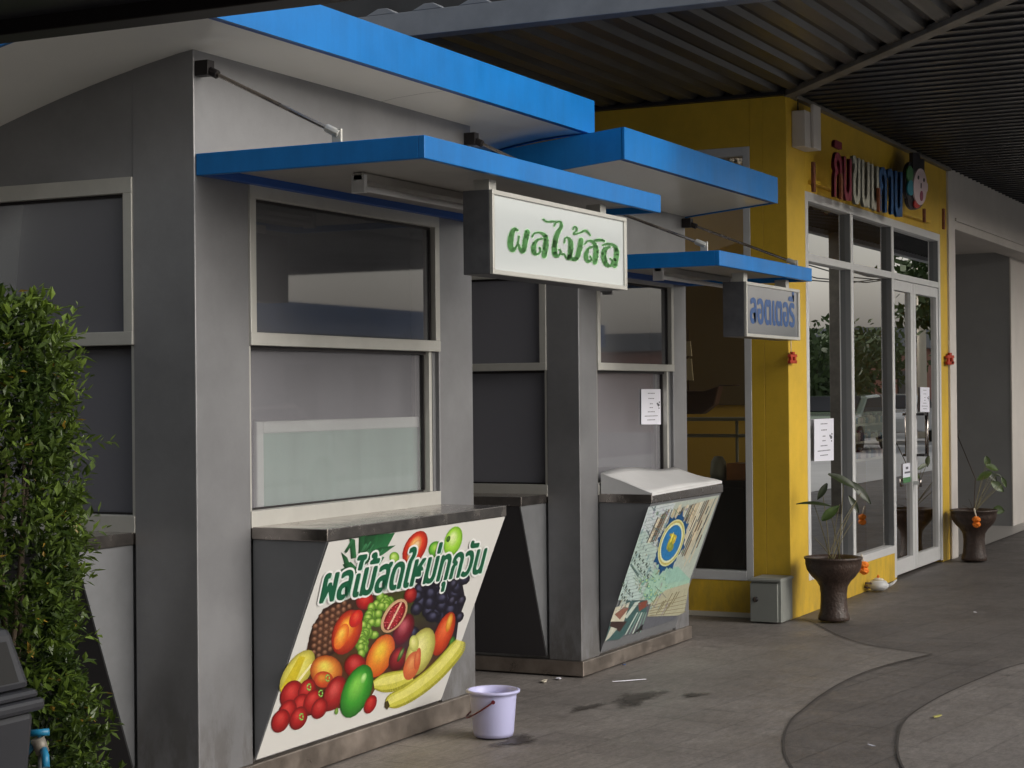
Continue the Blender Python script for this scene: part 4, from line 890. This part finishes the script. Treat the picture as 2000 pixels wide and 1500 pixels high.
# ------------------------------------------------------------------ canopy over the walkway
cn = thing('canopy', 'large dark canopy of corrugated metal sheets over the walkway', 'canopy', (12, 1, 3.6))
ZC = 3.585
dg0, dg1 = Vector((11.86, 3.75)), Vector((8.95, 1.385))
def diag_y(x): t = (x-dg1.x)/(dg0.x-dg1.x); return dg1.y+(dg0.y-dg1.y)*t
def diag_x(y): t = (y-dg1.y)/(dg0.y-dg1.y); return dg1.x+(dg0.x-dg1.x)*t
s = MB(); pitch = .20; y = 1.4; k = s.mi('galv')
def strip(y0, z0, y1, z1):
    xr0 = min(11.79, diag_x(y0)-.03) if y0 < 3.75 else 11.79; xr1 = min(11.79, diag_x(y1)-.03) if y1 < 3.75 else 11.79
    if xr0 <= 8.99 and xr1 <= 8.99: return
    s.face([(8.98, y0, z0), (max(xr0, 8.99), y0, z0), (max(xr1, 8.99), y1, z1), (8.98, y1, z1)], 'galv')
while y < 8.2:
    hz = .038
    for a0, z0, a1, z1 in ((0, 0, .10, 0), (.10, 0, .125, hz), (.125, hz, .175, hz), (.175, hz, .2, 0)): strip(y+a0, ZC+z0, y+a1, ZC+z1)
    y += pitch
bmesh.ops.remove_doubles(s.bm, verts=s.bm.verts, dist=1e-4)
o = s.build('corrugated_sheet', cn); o.modifiers.new('t', 'SOLIDIFY').thickness = .002
s = MB(); s.box(8.98, 11.86, 1.05, 9.5, ZC+.062, ZC+.08, 'black'); s.box(11.86, 34, 1.05, 4.3, ZC+.062, ZC+.08, 'black'); s.box(11.795, 11.86, SY, 9.5, ZC-.02, ZC+.061, 'black'); s.build('roof_deck', cn)  # deck stops short past the corner, leaving an added light gap over the shop
s = MB(); x = 9.0; XR, YF = 34, 1.05
while x < XR:
    ya = YF; yb = SY-.003 if x > 11.86 else diag_y(x)-.03
    if yb > ya:
        s.face([(x, ya, ZC+.006), (x+.165, ya, ZC+.006), (x+.165, yb if x > 11.7 else diag_y(x+.165)-.03, ZC+.006), (x, yb, ZC+.006)], 'ceil')
        s.box(x+.165, x+.18, ya, (yb if x > 11.7 else diag_y(x+.165)-.03), ZC-.006, ZC+.006, 'ceil')
    x += .18
s.build('ceiling_strip', cn)
s = MB(); s.box(9.0, XR, YF, SY+.1, ZC+.03, ZC+.06, 'black'); s.box(8.9, XR, YF-.12, YF, ZC-.06, ZC+.10, 'gutter'); s.build('roof_edge', cn)
s = MB()
dv = Vector((dg1.x-dg0.x, dg1.y-dg0.y, 0)).normalized(); nv = Vector((-dv.y, dv.x, 0))
a, b_ = Vector((dg0.x, dg0.y, ZC-.03)), Vector((dg1.x, dg1.y, ZC-.03))
s.prism([a-nv*.045, b_-nv*.045, b_+nv*.045, a+nv*.045], (0, 0, .045), 'beam'); s.build('hip_beam', cn, .004)
s = MB(); s.box(9.6, 9.7, 4.6, 9.5, ZC+.08, 5.2, 'ceil'); s.box(SX-.06, SX-.001, SY, 8.2, ZC-.025, ZC-.001, 'black'); s.box(11.9, XE, SY-.05, SY-.001, ZC-.03, ZC-.001, 'beam'); s.build('trim_and_sky_fill', cn, .003)  # tall box added to hide sky; beige strip shapes the yellow wall's reflection
s = MB()
s.box(8.86, 8.975, 1.2, 8.2, ZC-.01, ZC+.13, 'gutter')
yy = 1.2
while yy < 8.1: s.prism([(8.86, yy, ZC+.13), (8.86, yy+.06, ZC+.165), (8.86, yy+.12, ZC+.165), (8.86, yy+.2, ZC+.13)], (.1, 0, 0), 'gutter'); yy += .3
s.build('gutter', cn, .004)
for (px_, py_) in ((22.4, 1.15),):
    if px_ == 9.2: continue
    s = MB(); s.box(px_-.10, px_+.10, py_-.10, py_+.10, 0, ZC-.03, 'beam'); s.build('column', cn, .006)
# roof piece of the building behind the kiosks
rb = thing('rear_shed', 'brown corrugated shed roof behind the first kiosk', 'shed', (6, 8, 0))
s = MB(); x = 4.5
while x < 8.6:
    s.prism([(x, 5.4, 3.62), (x+.07, 5.4, 3.62), (x+.09, 5.4, 3.655), (x+.15, 5.4, 3.655), (x+.17, 5.4, 3.62), (x+.19, 5.4, 3.62), (x+.19, 5.4, 3.68), (x, 5.4, 3.68)], (0, 4, 0), 'cream'); x += .2
s.build('roof', rb)
s = MB(); s.box(4.5, 8.6, 9.2, 9.4, 0, 3.6, 'wallgrey'); s.build('wall', rb)

# near dark awning on the left (seen as the dark beam at the top left)
na = thing('near_awning', 'dark steel awning edge crossing the top left corner', 'awning', (3.0, 2, 2.4))
s = MB(); s.box(3.17, 3.25, -.3, 7.5, 2.380, 2.456, 'black'); s.build('edge_beam', na, .003)
s = MB(); s.box(-3.0, 3.17, -.3, 7.5, 2.415, 2.45, 'darkgrey'); s.build('unseen_roof_blocker', na)  # unseen panel added to keep high sky light off the kiosks' left faces
for y_ in (-.2, 7.3): s = MB(); s.box(-2.9, -2.82, y_, y_+.08, 0, 2.41, 'black'); s.build('post', na)
s = MB(); s.box(-3, 3.0, 7.4, 7.5, 0, 2.41, 'darkgrey'); s.box(-3.0, -2.95, 2.6, 7.5, 0, 2.41, 'darkgrey'); s.build('unseen_back_blocker', na)  # unseen walls added to block sky light from the left

# ------------------------------------------------------------------ electrical box, teapot, bucket, bin, tap, litter
eb = thing('electrical_box', 'grey steel electrical box on the ground at the shop corner', 'electrical box', (11.60, 3.83, 0))
s = MB(); s.box(11.545, 11.79, 3.735, 3.945, .012, .305, 'grey'); s.build('housing', eb, .004)
s = MB(); s.box(11.525, 11.543, 3.755, 3.945, .015, .270, 'grey'); d_ = s.build('door', eb, .003)
s = MB(); s.box(11.515, 11.80, 3.728, 3.955, .285, .300, 'grey'); s.build('hood', eb, .003)
s = MB(); s.lathe([(0, 0), (.018, 0), (.018, .012), (0, .012)], (0, 0, 0), 'black', 16); 
for v in s.bm.verts: v.co = Vector((11.524-v.co.z, 3.905+v.co.x-.0, .165+v.co.y))
s.box(11.500, 11.512, 3.900, 3.912, .150, .182, 'steel'); s.build('lock', d_)
tp = thing('teapot', 'small white ceramic pot with orange knob on the ground by the yellow wall', 'teapot', (13.72, 3.66, 0))
s = MB(); s.lathe([(0, .012), (.045, .012), (.075, .03), (.082, .055), (.06, .085), (.035, .092), (0, .092)], (13.72, 3.66, 0), 'white', 24); s.build('body', tp)
s = MB(); s.lathe([(.045, .09), (.04, .10), (.01, .108), (0, .108)], (13.72, 3.66, 0), 'cream', 20); s.build('lid', tp)
s = MB(); s.lathe([(.006, .107), (.012, .118), (.0, .135)], (13.72, 3.66, 0), 'orange', 12); s.build('knob', tp)
s = MB(); s.tube([(13.79, 3.60, .04), (13.83, 3.57, .06), (13.85, 3.55, .085)], [.014, .010, .006], 'white'); s.build('spout', tp)
s = MB(); s.tube([(13.66, 3.70, .07), (13.61, 3.73, .075), (13.60, 3.735, .045), (13.65, 3.71, .035)], .007, 'brown'); s.build('handle', tp)
# bucket
_c = atz(964, 1436, .012); BX, BY = _c.x, _c.y
bk = thing('bucket', 'pale lilac plastic bucket with dark red handle on the pavement', 'bucket', (BX, BY, 0))
s = MB(); s.lathe([(0, .012), (.086, .012), (.092, .03), (.105, .19), (.108, .205), (.121, .208), (.122, .218), (.112, .221), (.106, .216), (.100, .19), (.085, .03), (0, .028)], (BX, BY, 0), 'lilac', 48); s.build('body', bk)
s = MB(); side = Vector((.45, .90, 0)).normalized(); frn = Vector((-.90, -.42, 0)).normalized()
h0 = Vector((BX, BY, .180))+Vector((-.89, -.45, 0))*.1165; h1 = Vector((BX, BY, .180))+Vector((.89, .45, 0))*.1165
pts = []
for i in range(15):
    t = math.pi*i/14; c0 = (h0+h1)/2; pts.append(c0+(h0-c0)*math.cos(t)+Vector((-.44*.122, .90*.122, -.085))*math.sin(t))
s.tube(pts, .0038, 'maroon', 8); s.tube([h0-Vector((-.004, -.002, 0)), h0+Vector((-.89, -.45, 0))*.005], .009, 'maroon', 10); s.build('handle', bk)
# litter bin
bn_ = thing('litter_bin', 'dark grey plastic litter bin with open hood at the left edge', 'bin', (3.62, 3.46, 0))
def tap(s, cx, cy, sx0, sy0, z0, sx1, sy1, z1, m):
    a = [(cx-sx0, cy-sy0, z0), (cx+sx0, cy-sy0, z0), (cx+sx0, cy+sy0, z0), (cx-sx0, cy+sy0, z0)]; b = [(cx-sx1, cy-sy1, z1), (cx+sx1, cy-sy1, z1), (cx+sx1, cy+sy1, z1), (cx-sx1, cy+sy1, z1)]
    va = [s.bm.verts.new(v) for v in a]; vb = [s.bm.verts.new(v) for v in b]; k = s.mi(m)
    s.bm.faces.new(va[::-1]).material_index = k; s.bm.faces.new(vb).material_index = k
    for i in range(4): s.bm.faces.new([va[i], va[(i+1) % 4], vb[(i+1) % 4], vb[i]]).material_index = k
bcx, bcy = 3.642, 3.556
s = MB(); tap(s, bcx, bcy, .15, .15, .012, .195, .195, .70, 'darkgrey'); s.build('body', bn_, .02)
s = MB(); tap(s, bcx, bcy, .215, .215, .70, .215, .215, .735, 'darkgrey'); tap(s, bcx, bcy, .205, .205, .736, .20, .20, .76, 'darkgrey'); s.build('rim', bn_, .012)
hd = MB(); tap(hd, bcx, bcy, .19, .19, .761, .15, .15, .93, 'darkgrey'); h_ = hd.build('hood', bn_, .02)
s = MB(); 
for sx_, sy_ in ((0, -1), (-1, 0)):
    def hp(u, z_):
        r_ = .19-.04*(z_-.761)/.169+.003
        return (bcx+u*r_*.74, bcy-r_, z_) if sy_ else (bcx-r_, bcy+u*r_*.74, z_)
    s.face([hp(-1, .785), hp(1, .785), hp(1, .895), hp(-1, .895)], 'hole')
s.build('opening', h_, keep=1)
# standpipe and hose
tpz = thing('garden_tap', 'blue and grey garden tap with yellow hose beside the litter bin', 'tap', (3.9, 3.45, 0))
A = atx(78, 1500, 3.98); T = atx(78, 1432, 3.98)
s = MB(); s.tube([(T.x, T.y-.01, .012), (T.x, T.y-.01, T.z-.05)], .014, 'grey', 12); s.build('pipe', tpz)
s = MB(); s.tube([(T.x, T.y-.01, T.z-.055), (T.x-.01, T.y-.0, T.z-.012)], .020, 'beam', 10); s.tube([(T.x, T.y-.01, T.z-.04), (T.x-.03, T.y-.045, T.z-.055), (T.x-.04, T.y-.055, T.z-.085)], .011, 'bluepipe', 10); s.build('valve', tpz)
s = MB(); s.tube([(T.x-.02, T.y+.02, T.z+.002), (T.x+.01, T.y-.025, T.z+.004)], .010, 'bluepipe', 10); s.tube([(T.x, T.y, T.z-.02), (T.x, T.y, T.z+.004)], .007, 'bluepipe', 8); s.build('handle', tpz)
s = MB(); hp_ = [(T.x-.005, T.y+.02, T.z-.03), (T.x-.01, T.y+.045, T.z-.06), (T.x-.01, T.y+.045, T.z-.12), (T.x-.01, T.y+.0, T.z-.17), (T.x, T.y-.03, .25), (T.x+.0, T.y-.03, .012)]; s.tube(smooth(hp_, 5), .009, 'hose', 8); s.tube([hp_[0], (T.x-.008, T.y+.042, T.z-.055)], .0115, 'bluepipe', 8); s.build('hose', tpz)
# litter
def scrap(name, label, cat, px_, py_, lx, ly, ang, m):
    c_ = atz(px_, py_, .012); s = MB(); ca, sa = math.cos(ang), math.sin(ang)
    s.prism([(c_.x+ca*u*lx-sa*v*ly, c_.y+sa*u*lx+ca*v*ly, .010+abs(u)*.004) for u, v in ((-.5, -.3), (-.1, -.5), (.5, -.2), (.45, .4), (-.2, .5))], (0, 0, .003), m)
    tag(s.build(name), label, cat)
scrap('fallen_leaf', 'yellow fallen leaf inside the curved paving', 'leaf', 1830, 1399, .075, .025, -.3, 'hose')
scrap('paper_scrap', 'white paper scrap at the foot of the second kiosk corner', 'litter', 1091, 1325, .05, .03, .3, 'paper')
scrap('drinking_straw', 'thin white straw lying in front of the second kiosk', 'litter', 1229, 1329, .20, .008, -.75, 'paper')
scrap('bottle_cap', 'tiny blue cap at the base of the second kiosk', 'litter', 1219, 1298, .03, .02, 0, 'signblue')
scrap('cigarette_butt', 'white speck on the dark band of the curved paving', 'litter', 1702, 1456, .05, .012, .9, 'paper')
scrap('paper_scrap', 'flat pale scrap on the pavement left of the puddle', 'litter', 1063, 1330, .09, .03, .2, 'cream')
scrap('paper_scrap', 'white scrap on dark paving far right of the pots', 'litter', 1905, 1196, .06, .02, .4, 'paper')

# ------------------------------------------------------------------ potted plants
def pot(cx, cy, sc_, label, garl):
    r_ = thing('potted_plant', label, 'potted plant', (cx, cy, 0), 'lotus plants in tall clay pots')
    pr = [(0, .012), (.100, .012), (.106, .02), (.104, .045), (.094, .07), (.089, .13), (.088, .19), (.094, .24), (.115, .275), (.150, .31), (.178, .35), (.188, .39), (.187, .42), (.196, .424), (.196, .436), (.182, .438), (.175, .42), (.165, .405)]
    s = MB(); s.lathe([(a*sc_, b*sc_) for a, b in pr], (cx, cy, 0), 'clay', 48)
    for zz in (.30, .335, .385): s.lathe([((.0 if 0 else q)*sc_, zq*sc_) for q, zq in ((.0, 0), (.0, 0))], (cx, cy, 0), 'clay', 4) if 0 else None
    s.build('pot', r_)
    s = MB(); s.lathe([(0, .41*sc_), (.166*sc_, .41*sc_)], (cx, cy, 0), 'soil', 32); s.build('soil', r_)
    return r_
def leaf(root, c_, d, nrm, ln, wd, m, cup=.25):
    s = MB(); d = Vector(d).normalized(); nrm = Vector(nrm).normalized(); sd = d.cross(nrm).normalized(); nrm = sd.cross(d); c_ = Vector(c_)
    n = 8; rows = []
    for i in range(n+1):
        t = i/n; w_ = wd*math.sin(math.pi*min(.985, max(.03, t)))**.7*(1.1-.35*t)
        bend = -cup*ln*(t-.5)**2
        rows.append([c_+d*(t-.5)*ln+sd*w_/2*u+nrm*(bend+cup*wd*.8*abs(u)**1.5*(.5)) for u in (-1, -.5, 0, .5, 1)])
    for i in range(n):
        for j in range(4): s.face([rows[i][j], rows[i][j+1], rows[i+1][j+1], rows[i+1][j]], m).smooth = True
    bmesh.ops.remove_doubles(s.bm, verts=s.bm.verts, dist=1e-5); s.build('leaf', root)
def stem_to(root, a, b, bow, r_=.0035, m='stem'):
    a, b = Vector(a), Vector(b); mid = (a+b)/2+Vector(bow); pts = [a*(1-t)**2+mid*2*t*(1-t)+b*t*t for t in [i/8 for i in range(9)]]
    s = MB(); s.tube(pts, [r_*(1-.4*i/8) for i in range(9)], m, 6); s.build('stem', root)
p1 = pot(11.83, 3.46, 1.0, 'tall dark clay pot with drooping dark leaves at the shop corner', 0)
q1 = lambda x, y, dy=0: aty(x, y, 3.46+dy)
base1 = Vector((11.83, 3.46, .41))
for (x, y, dy, ln, wd, ax, ay, az, nn, mm, sx) in (
    (1648, 940, -.05, .23, .085, .6, -.55, -.32, (-.5, -.3, .75), 'leafd', 1), (1682, 962, .02, .22, .07, .55, -.5, -.62, (-.6, -.2, .55), 'leafd', 1), (1590, 984, .0, .23, .055, -.75, .55, .05, (-.3, -.3, .9), 'leafd', 1),
    (1622, 1002, -.08, .15, .07, .6, -.5, .5, (-.8, -.3, .4), 'leafl', 1), (1668, 985, .06, .14, .05, .4, -.4, -.7, (-.7, -.4, .3), 'leafd', 1), (1606, 960, .08, .13, .05, -.3, .2, -.5, (-.7, -.4, .3), 'leafd', 1)):
    c_ = q1(x, y, dy); d_ = RT*ax+Vector((0, 0, 1))*az
    leaf(p1, c_, d_, nn, ln, wd, mm); stem_to(p1, base1+Vector((random.uniform(-.06, .06), random.uniform(-.06, .06), 0)), c_-Vector(nn).normalized()*.004, (random.uniform(-.03, .03), 0, .06))
stem_to(p1, base1, q1(1590, 1050), (0, 0, .02), .003); stem_to(p1, base1, q1(1665, 1020), (0, 0, .05), .003); stem_to(p1, base1, q1(1640, 985), (0, .02, .02), .003)
p2 = pot(16.42, 3.50, 1.08, 'tall dark clay pot with light green leaves by the grey recess', 0)
q2 = lambda x, y, dy=0: aty(x, y, 3.50+dy)
base2 = Vector((16.42, 3.50, .44))
for (x, y, ln, wd, ax, az, nn, mm) in ((1928, 902, .11, .07, .2, -1, (-.8, -.4, .3), 'leafl'), (1938, 914, .13, .09, .9, -.3, (-.6, -.4, .7), 'leafl'), (1922, 930, .16, .08, -.9, -.5, (-.5, -.5, .7), 'leafl'), (1938, 930, .14, .07, .6, -.7, (-.7, -.4, .4), 'leafd'), (1948, 950, .16, .10, .7, -.6, (-.7, -.5, .3), 'leafl'), (1961, 942, .11, .05, .4, -.9, (-.8, -.4, .2), 'leafl'), (1951, 996, .11, .09, .8, -.2, (-.8, -.5, .2), 'leafl'), (1946, 927, .13, .04, .9, -.3, (-.5, -.4, .7), 'leafd')):
    c_ = q2(x, y, random.uniform(-.05, .05)); leaf(p2, c_, RT*ax+Vector((0, 0, az)), nn, ln, wd, mm); stem_to(p2, base2+Vector((random.uniform(-.05, .08), 0, 0)), c_, (0, 0, random.uniform(.0, .06)))
s = MB(); s.tube([base2, q2(1905, 935), q2(1871, 853), q2(1875, 840)], .004, 'twig', 6); s.build('dry_twig', p2)
for x_, y_ in ((1892, 975), (1903, 968), (1880, 988), (1915, 975)): stem_to(p2, base2, q2(x_, y_), (0, 0, .03), .003, 'twig')
def garland(x_, y0, y1, y2, Y, label):
    r_ = thing('flower_garland', label, 'garland', aty(x_, y2, Y), 'marigold garlands on the pots')
    a = aty(x_, y0, Y); b_ = aty(x_, y1, Y); c_ = aty(x_, y2, Y)
    s = MB(); s.tube([a+Vector((0, .02, 0)), b_], .006, 'thread', 6); s.tube([a+Vector((.015, .02, 0)), b_], .005, 'thread', 6); s.build('cord', r_)
    for k_, zz in enumerate((b_.z-.02, (b_.z+c_.z)/2-.012)):
        s = MB(); bmesh.ops.create_uvsphere(s.bm, u_segments=14, v_segments=9, radius=1, matrix=Matrix.Translation((b_.x+.004*k_, b_.y, zz))@Matrix.Diagonal((.036, .036, .026, 1))); s.mi('orange')
        for v in s.bm.verts: v.co += Vector((random.uniform(-1, 1), random.uniform(-1, 1), random.uniform(-1, 1)))*.003
        s.build('flower', r_)
garland(1687, 1083, 1098, 1125, 3.43, 'orange marigold garland hanging on the right of the nearer clay pot')
garland(1907, 993, 1010, 1034, 3.30, 'orange marigold garland on the front of the farther clay pot')

# ------------------------------------------------------------------ tall bush at the left
hb = thing('tall_bush', 'tall leafy green bush beside the nearest kiosk', 'bush', (4.45, 4.12, 0))
vt = bpy.data.materials.new('bush_leaf'); vt.use_nodes = True; n_ = vt.node_tree.nodes; l_ = vt.node_tree.links; pb = n_['Principled BSDF']
at_ = n_.new('ShaderNodeAttribute'); at_.attribute_name = 'ink'; l_.new(at_.outputs['Color'], pb.inputs['Base Color']); pb.inputs['Roughness'].default_value = .38
tl = n_.new('ShaderNodeBsdfTranslucent'); l_.new(at_.outputs['Color'], tl.inputs[0]); ms = n_.new('ShaderNodeMixShader'); ms.inputs[0].default_value = .25
l_.new(pb.outputs[0], ms.inputs[1]); l_.new(tl.outputs[0], ms.inputs[2]); l_.new(ms.outputs[0], n_['Material Output'].inputs[0]); M['bushleaf'] = vt
rb_ = random.Random(12); cxb, cyb = 4.42, 4.13
def rad(z):
    pts = [(0, .34), (.3, .37), (.6, .36), (.85, .30), (1.1, .31), (1.35, .29), (1.6, .27), (1.78, .22), (1.88, .12), (1.95, .02)]
    for (z0, r0), (z1, r1) in zip(pts[:-1], pts[1:]):
        if z0 <= z <= z1: return r0+(r1-r0)*(z-z0)/(z1-z0)
    return .02
s = MB()
def bleaf(c_, d, nrm, ln, col):
    d = d.normalized(); sd_ = d.cross(nrm).normalized(); nn_ = sd_.cross(d)
    w_ = ln*.27; a = c_; t = c_+d*ln; m1 = c_+d*ln*.5+nn_*ln*-.04
    l1, r1 = c_+d*ln*.45+sd_*w_+nn_*ln*.08, c_+d*ln*.45-sd_*w_+nn_*ln*.08
    s.face([a, m1, l1], 'bushleaf', col); s.face([m1, t, l1], 'bushleaf', col); s.face([a, r1, m1], 'bushleaf', col); s.face([m1, r1, t], 'bushleaf', col)
def sprig(c_, d, ln, nl, tone):
    for i in range(nl):
        t = i/nl; p_ = c_+d*ln*t; an_ = i*2.4+rb_.uniform(0, 1); side_ = d.orthogonal().normalized(); side_.rotate(Matrix.Rotation(an_, 3, d))
        dd = (side_*.8+d*.7).normalized(); lit_young = tone*(.55+.6*t)  # tone carries sunlit top and shaded inside; tips also paler as young leaves
        base = Vector((.012, .030, .007)).lerp(Vector((.19, .28, .035)), min(1, max(0, lit_young*rb_.uniform(.4, 1.25))))
        if rb_.random() < .012: base = Vector((.35, .22, .03))
        bleaf(p_, dd, Vector((rb_.uniform(-.4, .4), rb_.uniform(-.4, .4), 1)), rb_.choice((.020, .028, .036, .048))*rb_.uniform(.85, 1.15), tuple(base))
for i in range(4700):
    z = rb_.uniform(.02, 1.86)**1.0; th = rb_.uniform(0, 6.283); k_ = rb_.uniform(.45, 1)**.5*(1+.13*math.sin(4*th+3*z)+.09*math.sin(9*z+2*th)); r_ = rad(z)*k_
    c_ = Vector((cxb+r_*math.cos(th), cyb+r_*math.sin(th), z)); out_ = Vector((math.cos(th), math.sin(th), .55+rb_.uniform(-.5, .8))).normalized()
    sprig(c_, out_, rb_.uniform(.05, .11), rb_.randint(5, 9), max(0, (k_-.6)/.5)*(.35+.45*(z/1.9)))  # outer and upper sprigs coloured as sunlit, inner ones as shaded
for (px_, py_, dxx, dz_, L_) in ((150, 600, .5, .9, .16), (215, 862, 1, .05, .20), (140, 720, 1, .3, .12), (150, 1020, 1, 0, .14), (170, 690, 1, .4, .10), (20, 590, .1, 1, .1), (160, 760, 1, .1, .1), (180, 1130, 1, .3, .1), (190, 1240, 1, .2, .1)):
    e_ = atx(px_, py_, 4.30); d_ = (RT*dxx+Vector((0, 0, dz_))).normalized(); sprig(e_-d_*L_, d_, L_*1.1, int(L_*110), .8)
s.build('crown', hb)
s = MB()
for i in range(9):
    a_ = i*.7; s.tube([(cxb+.06*math.cos(a_), cyb+.06*math.sin(a_), 0.0), (cxb+.15*math.cos(a_), cyb+.15*math.sin(a_), .8), (cxb+.2*math.cos(a_+.4), cyb+.2*math.sin(a_+.4), 1.5)], [.014, .010, .005], 'bark', 6)
s.build('trunk', hb)

# ------------------------------------------------------------------ surroundings seen in the reflections
def tree(x, y, h, r_, seed, label):
    root = thing('street_tree', label, 'tree', (x, y, 0), 'street trees across the road'); rt_ = random.Random(seed); s = MB()
    s.tube([(x, y, 0), (x+.1, y, h*.3), (x, y+.1, h*.6)], [.22, .16, .08], 'bark', 8)
    for i in range(6): a_ = i*1.05; s.tube([(x, y, h*.42), (x+r_*.5*math.cos(a_), y+r_*.5*math.sin(a_), h*.68)], [.08, .03], 'bark', 6)
    s.build('trunk', root); s = MB()
    for i in range(46):
        a_, b_ = rt_.uniform(0, 6.28), rt_.uniform(-.9, 1); q_ = rt_.uniform(.3, 1)*r_; cc = Vector((x+q_*math.cos(a_), y+q_*math.sin(a_), h*.68+b_*h*.28))
        for j in range(90):
            o_ = Vector((rt_.gauss(0, .3), rt_.gauss(0, .3), rt_.gauss(0, .2)))*r_*.55; d_ = Vector((rt_.uniform(-1, 1), rt_.uniform(-1, 1), rt_.uniform(-1, 1))).normalized(); e_ = d_.orthogonal().normalized(); L_ = rt_.uniform(.07, .16)
            s.face([cc+o_-e_*L_*.5, cc+o_+d_*L_, cc+o_+e_*L_*.5, cc+o_-d_*L_], 'treegreen')
    s.build('crown', root, keep=1)
tree(48, -7.5, 3.2, 2.2, 1, 'broad green tree across the road, nearest the shop'); tree(60, -10, 3.4, 2.6, 2, 'rounded green tree farther along the road'); tree(37, -.2, 7.0, 1.5, 3, 'slim green tree at the kerb')
tree(-9, -9, 8, 3.4, 5, 'tall green tree behind the parking edge'); tree(24, -13, 6, 2.4, 6, 'green tree opposite the kiosks')
def building(x0, x1, y0, y1, h, m, label, roof='gutter', wins=True):
    r_ = thing('street_building', label, 'building', (x0, y0, 0)); s = MB(); s.box(x0, x1, y0, y1, 0, h, m); s.build('wall', r_)
    s = MB(); s.box(x0-.3, x1+.3, y0-.3, y1+.5, h, h+.7, roof); s.build('roof', r_)
    if wins:
        for i in range(int((x1-x0)/3)): s = MB(); s.box(x0+1+i*3, x0+2.4+i*3, y1+.01, y1+.05, 1.0, 2.3, 'blackgloss'); s.build('window', r_)
building(66, 96, -30, -9.5, 3.2, 'brick', 'low salmon building with grey roof across the road')
building(22, 52, -24, -15, 3.0, 'wallgrey', 'long low building with bright blue roof', 'blue')
building(-8, 14, -44, -32, 6.0, 'cream', 'cream block opposite the kiosks')
building(-16, -12, -10, 22, 9, 'wallgrey', 'unseen grey block added behind the viewer to cut sky light', wins=False)  # out-of-view wall added to keep sky light off the left faces
building(98, 120, -22, -5, 3.4, 'cream', 'cream building at the far end of the road')
for i, (x, y) in enumerate(((38, -6.2), (58, -6.4), (80, -6.6), (16, -6.0))):
    r_ = thing('utility_pole', ('concrete utility pole nearest the far trees', 'concrete utility pole before the salmon building', 'farthest concrete utility pole', 'concrete utility pole opposite the kiosks')[i], 'utility pole', (x, y, 0), 'utility poles along the road')
    s = MB(); s.tube([(x, y, 0), (x, y, 8.5)], [.17, .11], 'cream', 10); s.build('pole', r_)
    for zz in (6.4, 7.6): s = MB(); s.box(x-.05, x+.05, y-1.1, y+1.1, zz, zz+.12, 'grey'); s.build('crossarm', r_)
wr = thing('power_lines', 'sagging power lines between the utility poles', 'power lines', (16, -6, 6))
for zz in (6.55, 7.75, 5.2):
    for dy in (-1, -.4, .5, 1):
        pts = []
        xs = [16, 38, 58, 80, 120]
        for a, b_ in zip(xs[:-1], xs[1:]): pts += [(a+(b_-a)*t, -6.2+dy-.01*(a-16), zz-.55*4*t*(1-t)) for t in (0, .25, .5, .75)]
        s = MB(); s.tube(pts, .018, 'black', 5); s.build('cable', wr)
fn = thing('street_fence', 'brown board fence along the far side of the road', 'fence', (30, -8.2, 0))
s = MB()
for i in range(80): s.box(54+i*.6, 54.55+i*.6, -12.3, -12.2, 0, 1.7+.02*(i % 3), 'brown')
s.build('boards', fn)
def car(x, y, m, label):
    r_ = thing('parked_car', label, 'car', (x, y, 0), 'cars parked beyond the walkway')
    prof = [(-2.1, .35), (-2.15, .75), (-1.9, .92), (-1.2, 1.0), (-.6, 1.42), (.7, 1.46), (1.45, 1.02), (2.05, .92), (2.15, .6), (2.1, .32)]
    s = MB(); s.prism([(x+a, y-.85, b_) for a, b_ in prof], (0, 1.7, 0), m); s.build('body', r_, .09)
    s = MB(); s.prism([(x-1.0, y-.86, 1.02), (x-.55, y-.86, 1.36), (x+.65, y-.86, 1.39), (x+1.2, y-.86, 1.02)], (0, 1.72, 0), 'blackgloss'); s.prism([(x-1.17, y-.7, 1.03), (x-.66, y-.7, 1.40), (x-.66, y+.7, 1.40), (x-1.17, y+.7, 1.03)], (-.03, 0, .02), 'blackgloss'); s.build('window', r_)
    for a in (-1.35, 1.35):
        for yy in (-.88, .70):
            s = MB(); s.lathe([(0, 0), (.33, 0), (.34, .04), (.33, .18), (0, .18)], (0, 0, 0), 'rubber', 24)
            for v in s.bm.verts: v.co = Vector((x+a+v.co.x, y+yy+v.co.z, .34+v.co.y))
            s.build('wheel', r_)
car(46, -5.6, 'carpaint', 'pale green car parked beyond the walkway'); car(53, -6.0, 'carwhite', 'white car parked beyond the green one'); car(21, -6.8, 'carwhite', 'white car parked opposite the kiosks')
cp = thing('carport', 'flat roofed carport across the parking area', 'carport', (20, -8, 0))
s = MB(); s.box(13, 26, -13.0, -3.6, 3.62, 3.8, 'ceil'); s.build('roof', cp)
for x_, y_ in ((13.2, -3.8), (25.8, -3.8), (13.2, -12.8), (25.8, -12.8)): s = MB(); s.box(x_-.07, x_+.07, y_-.07, y_+.07, 0, 3.62, 'gutter'); s.build('post', cp)
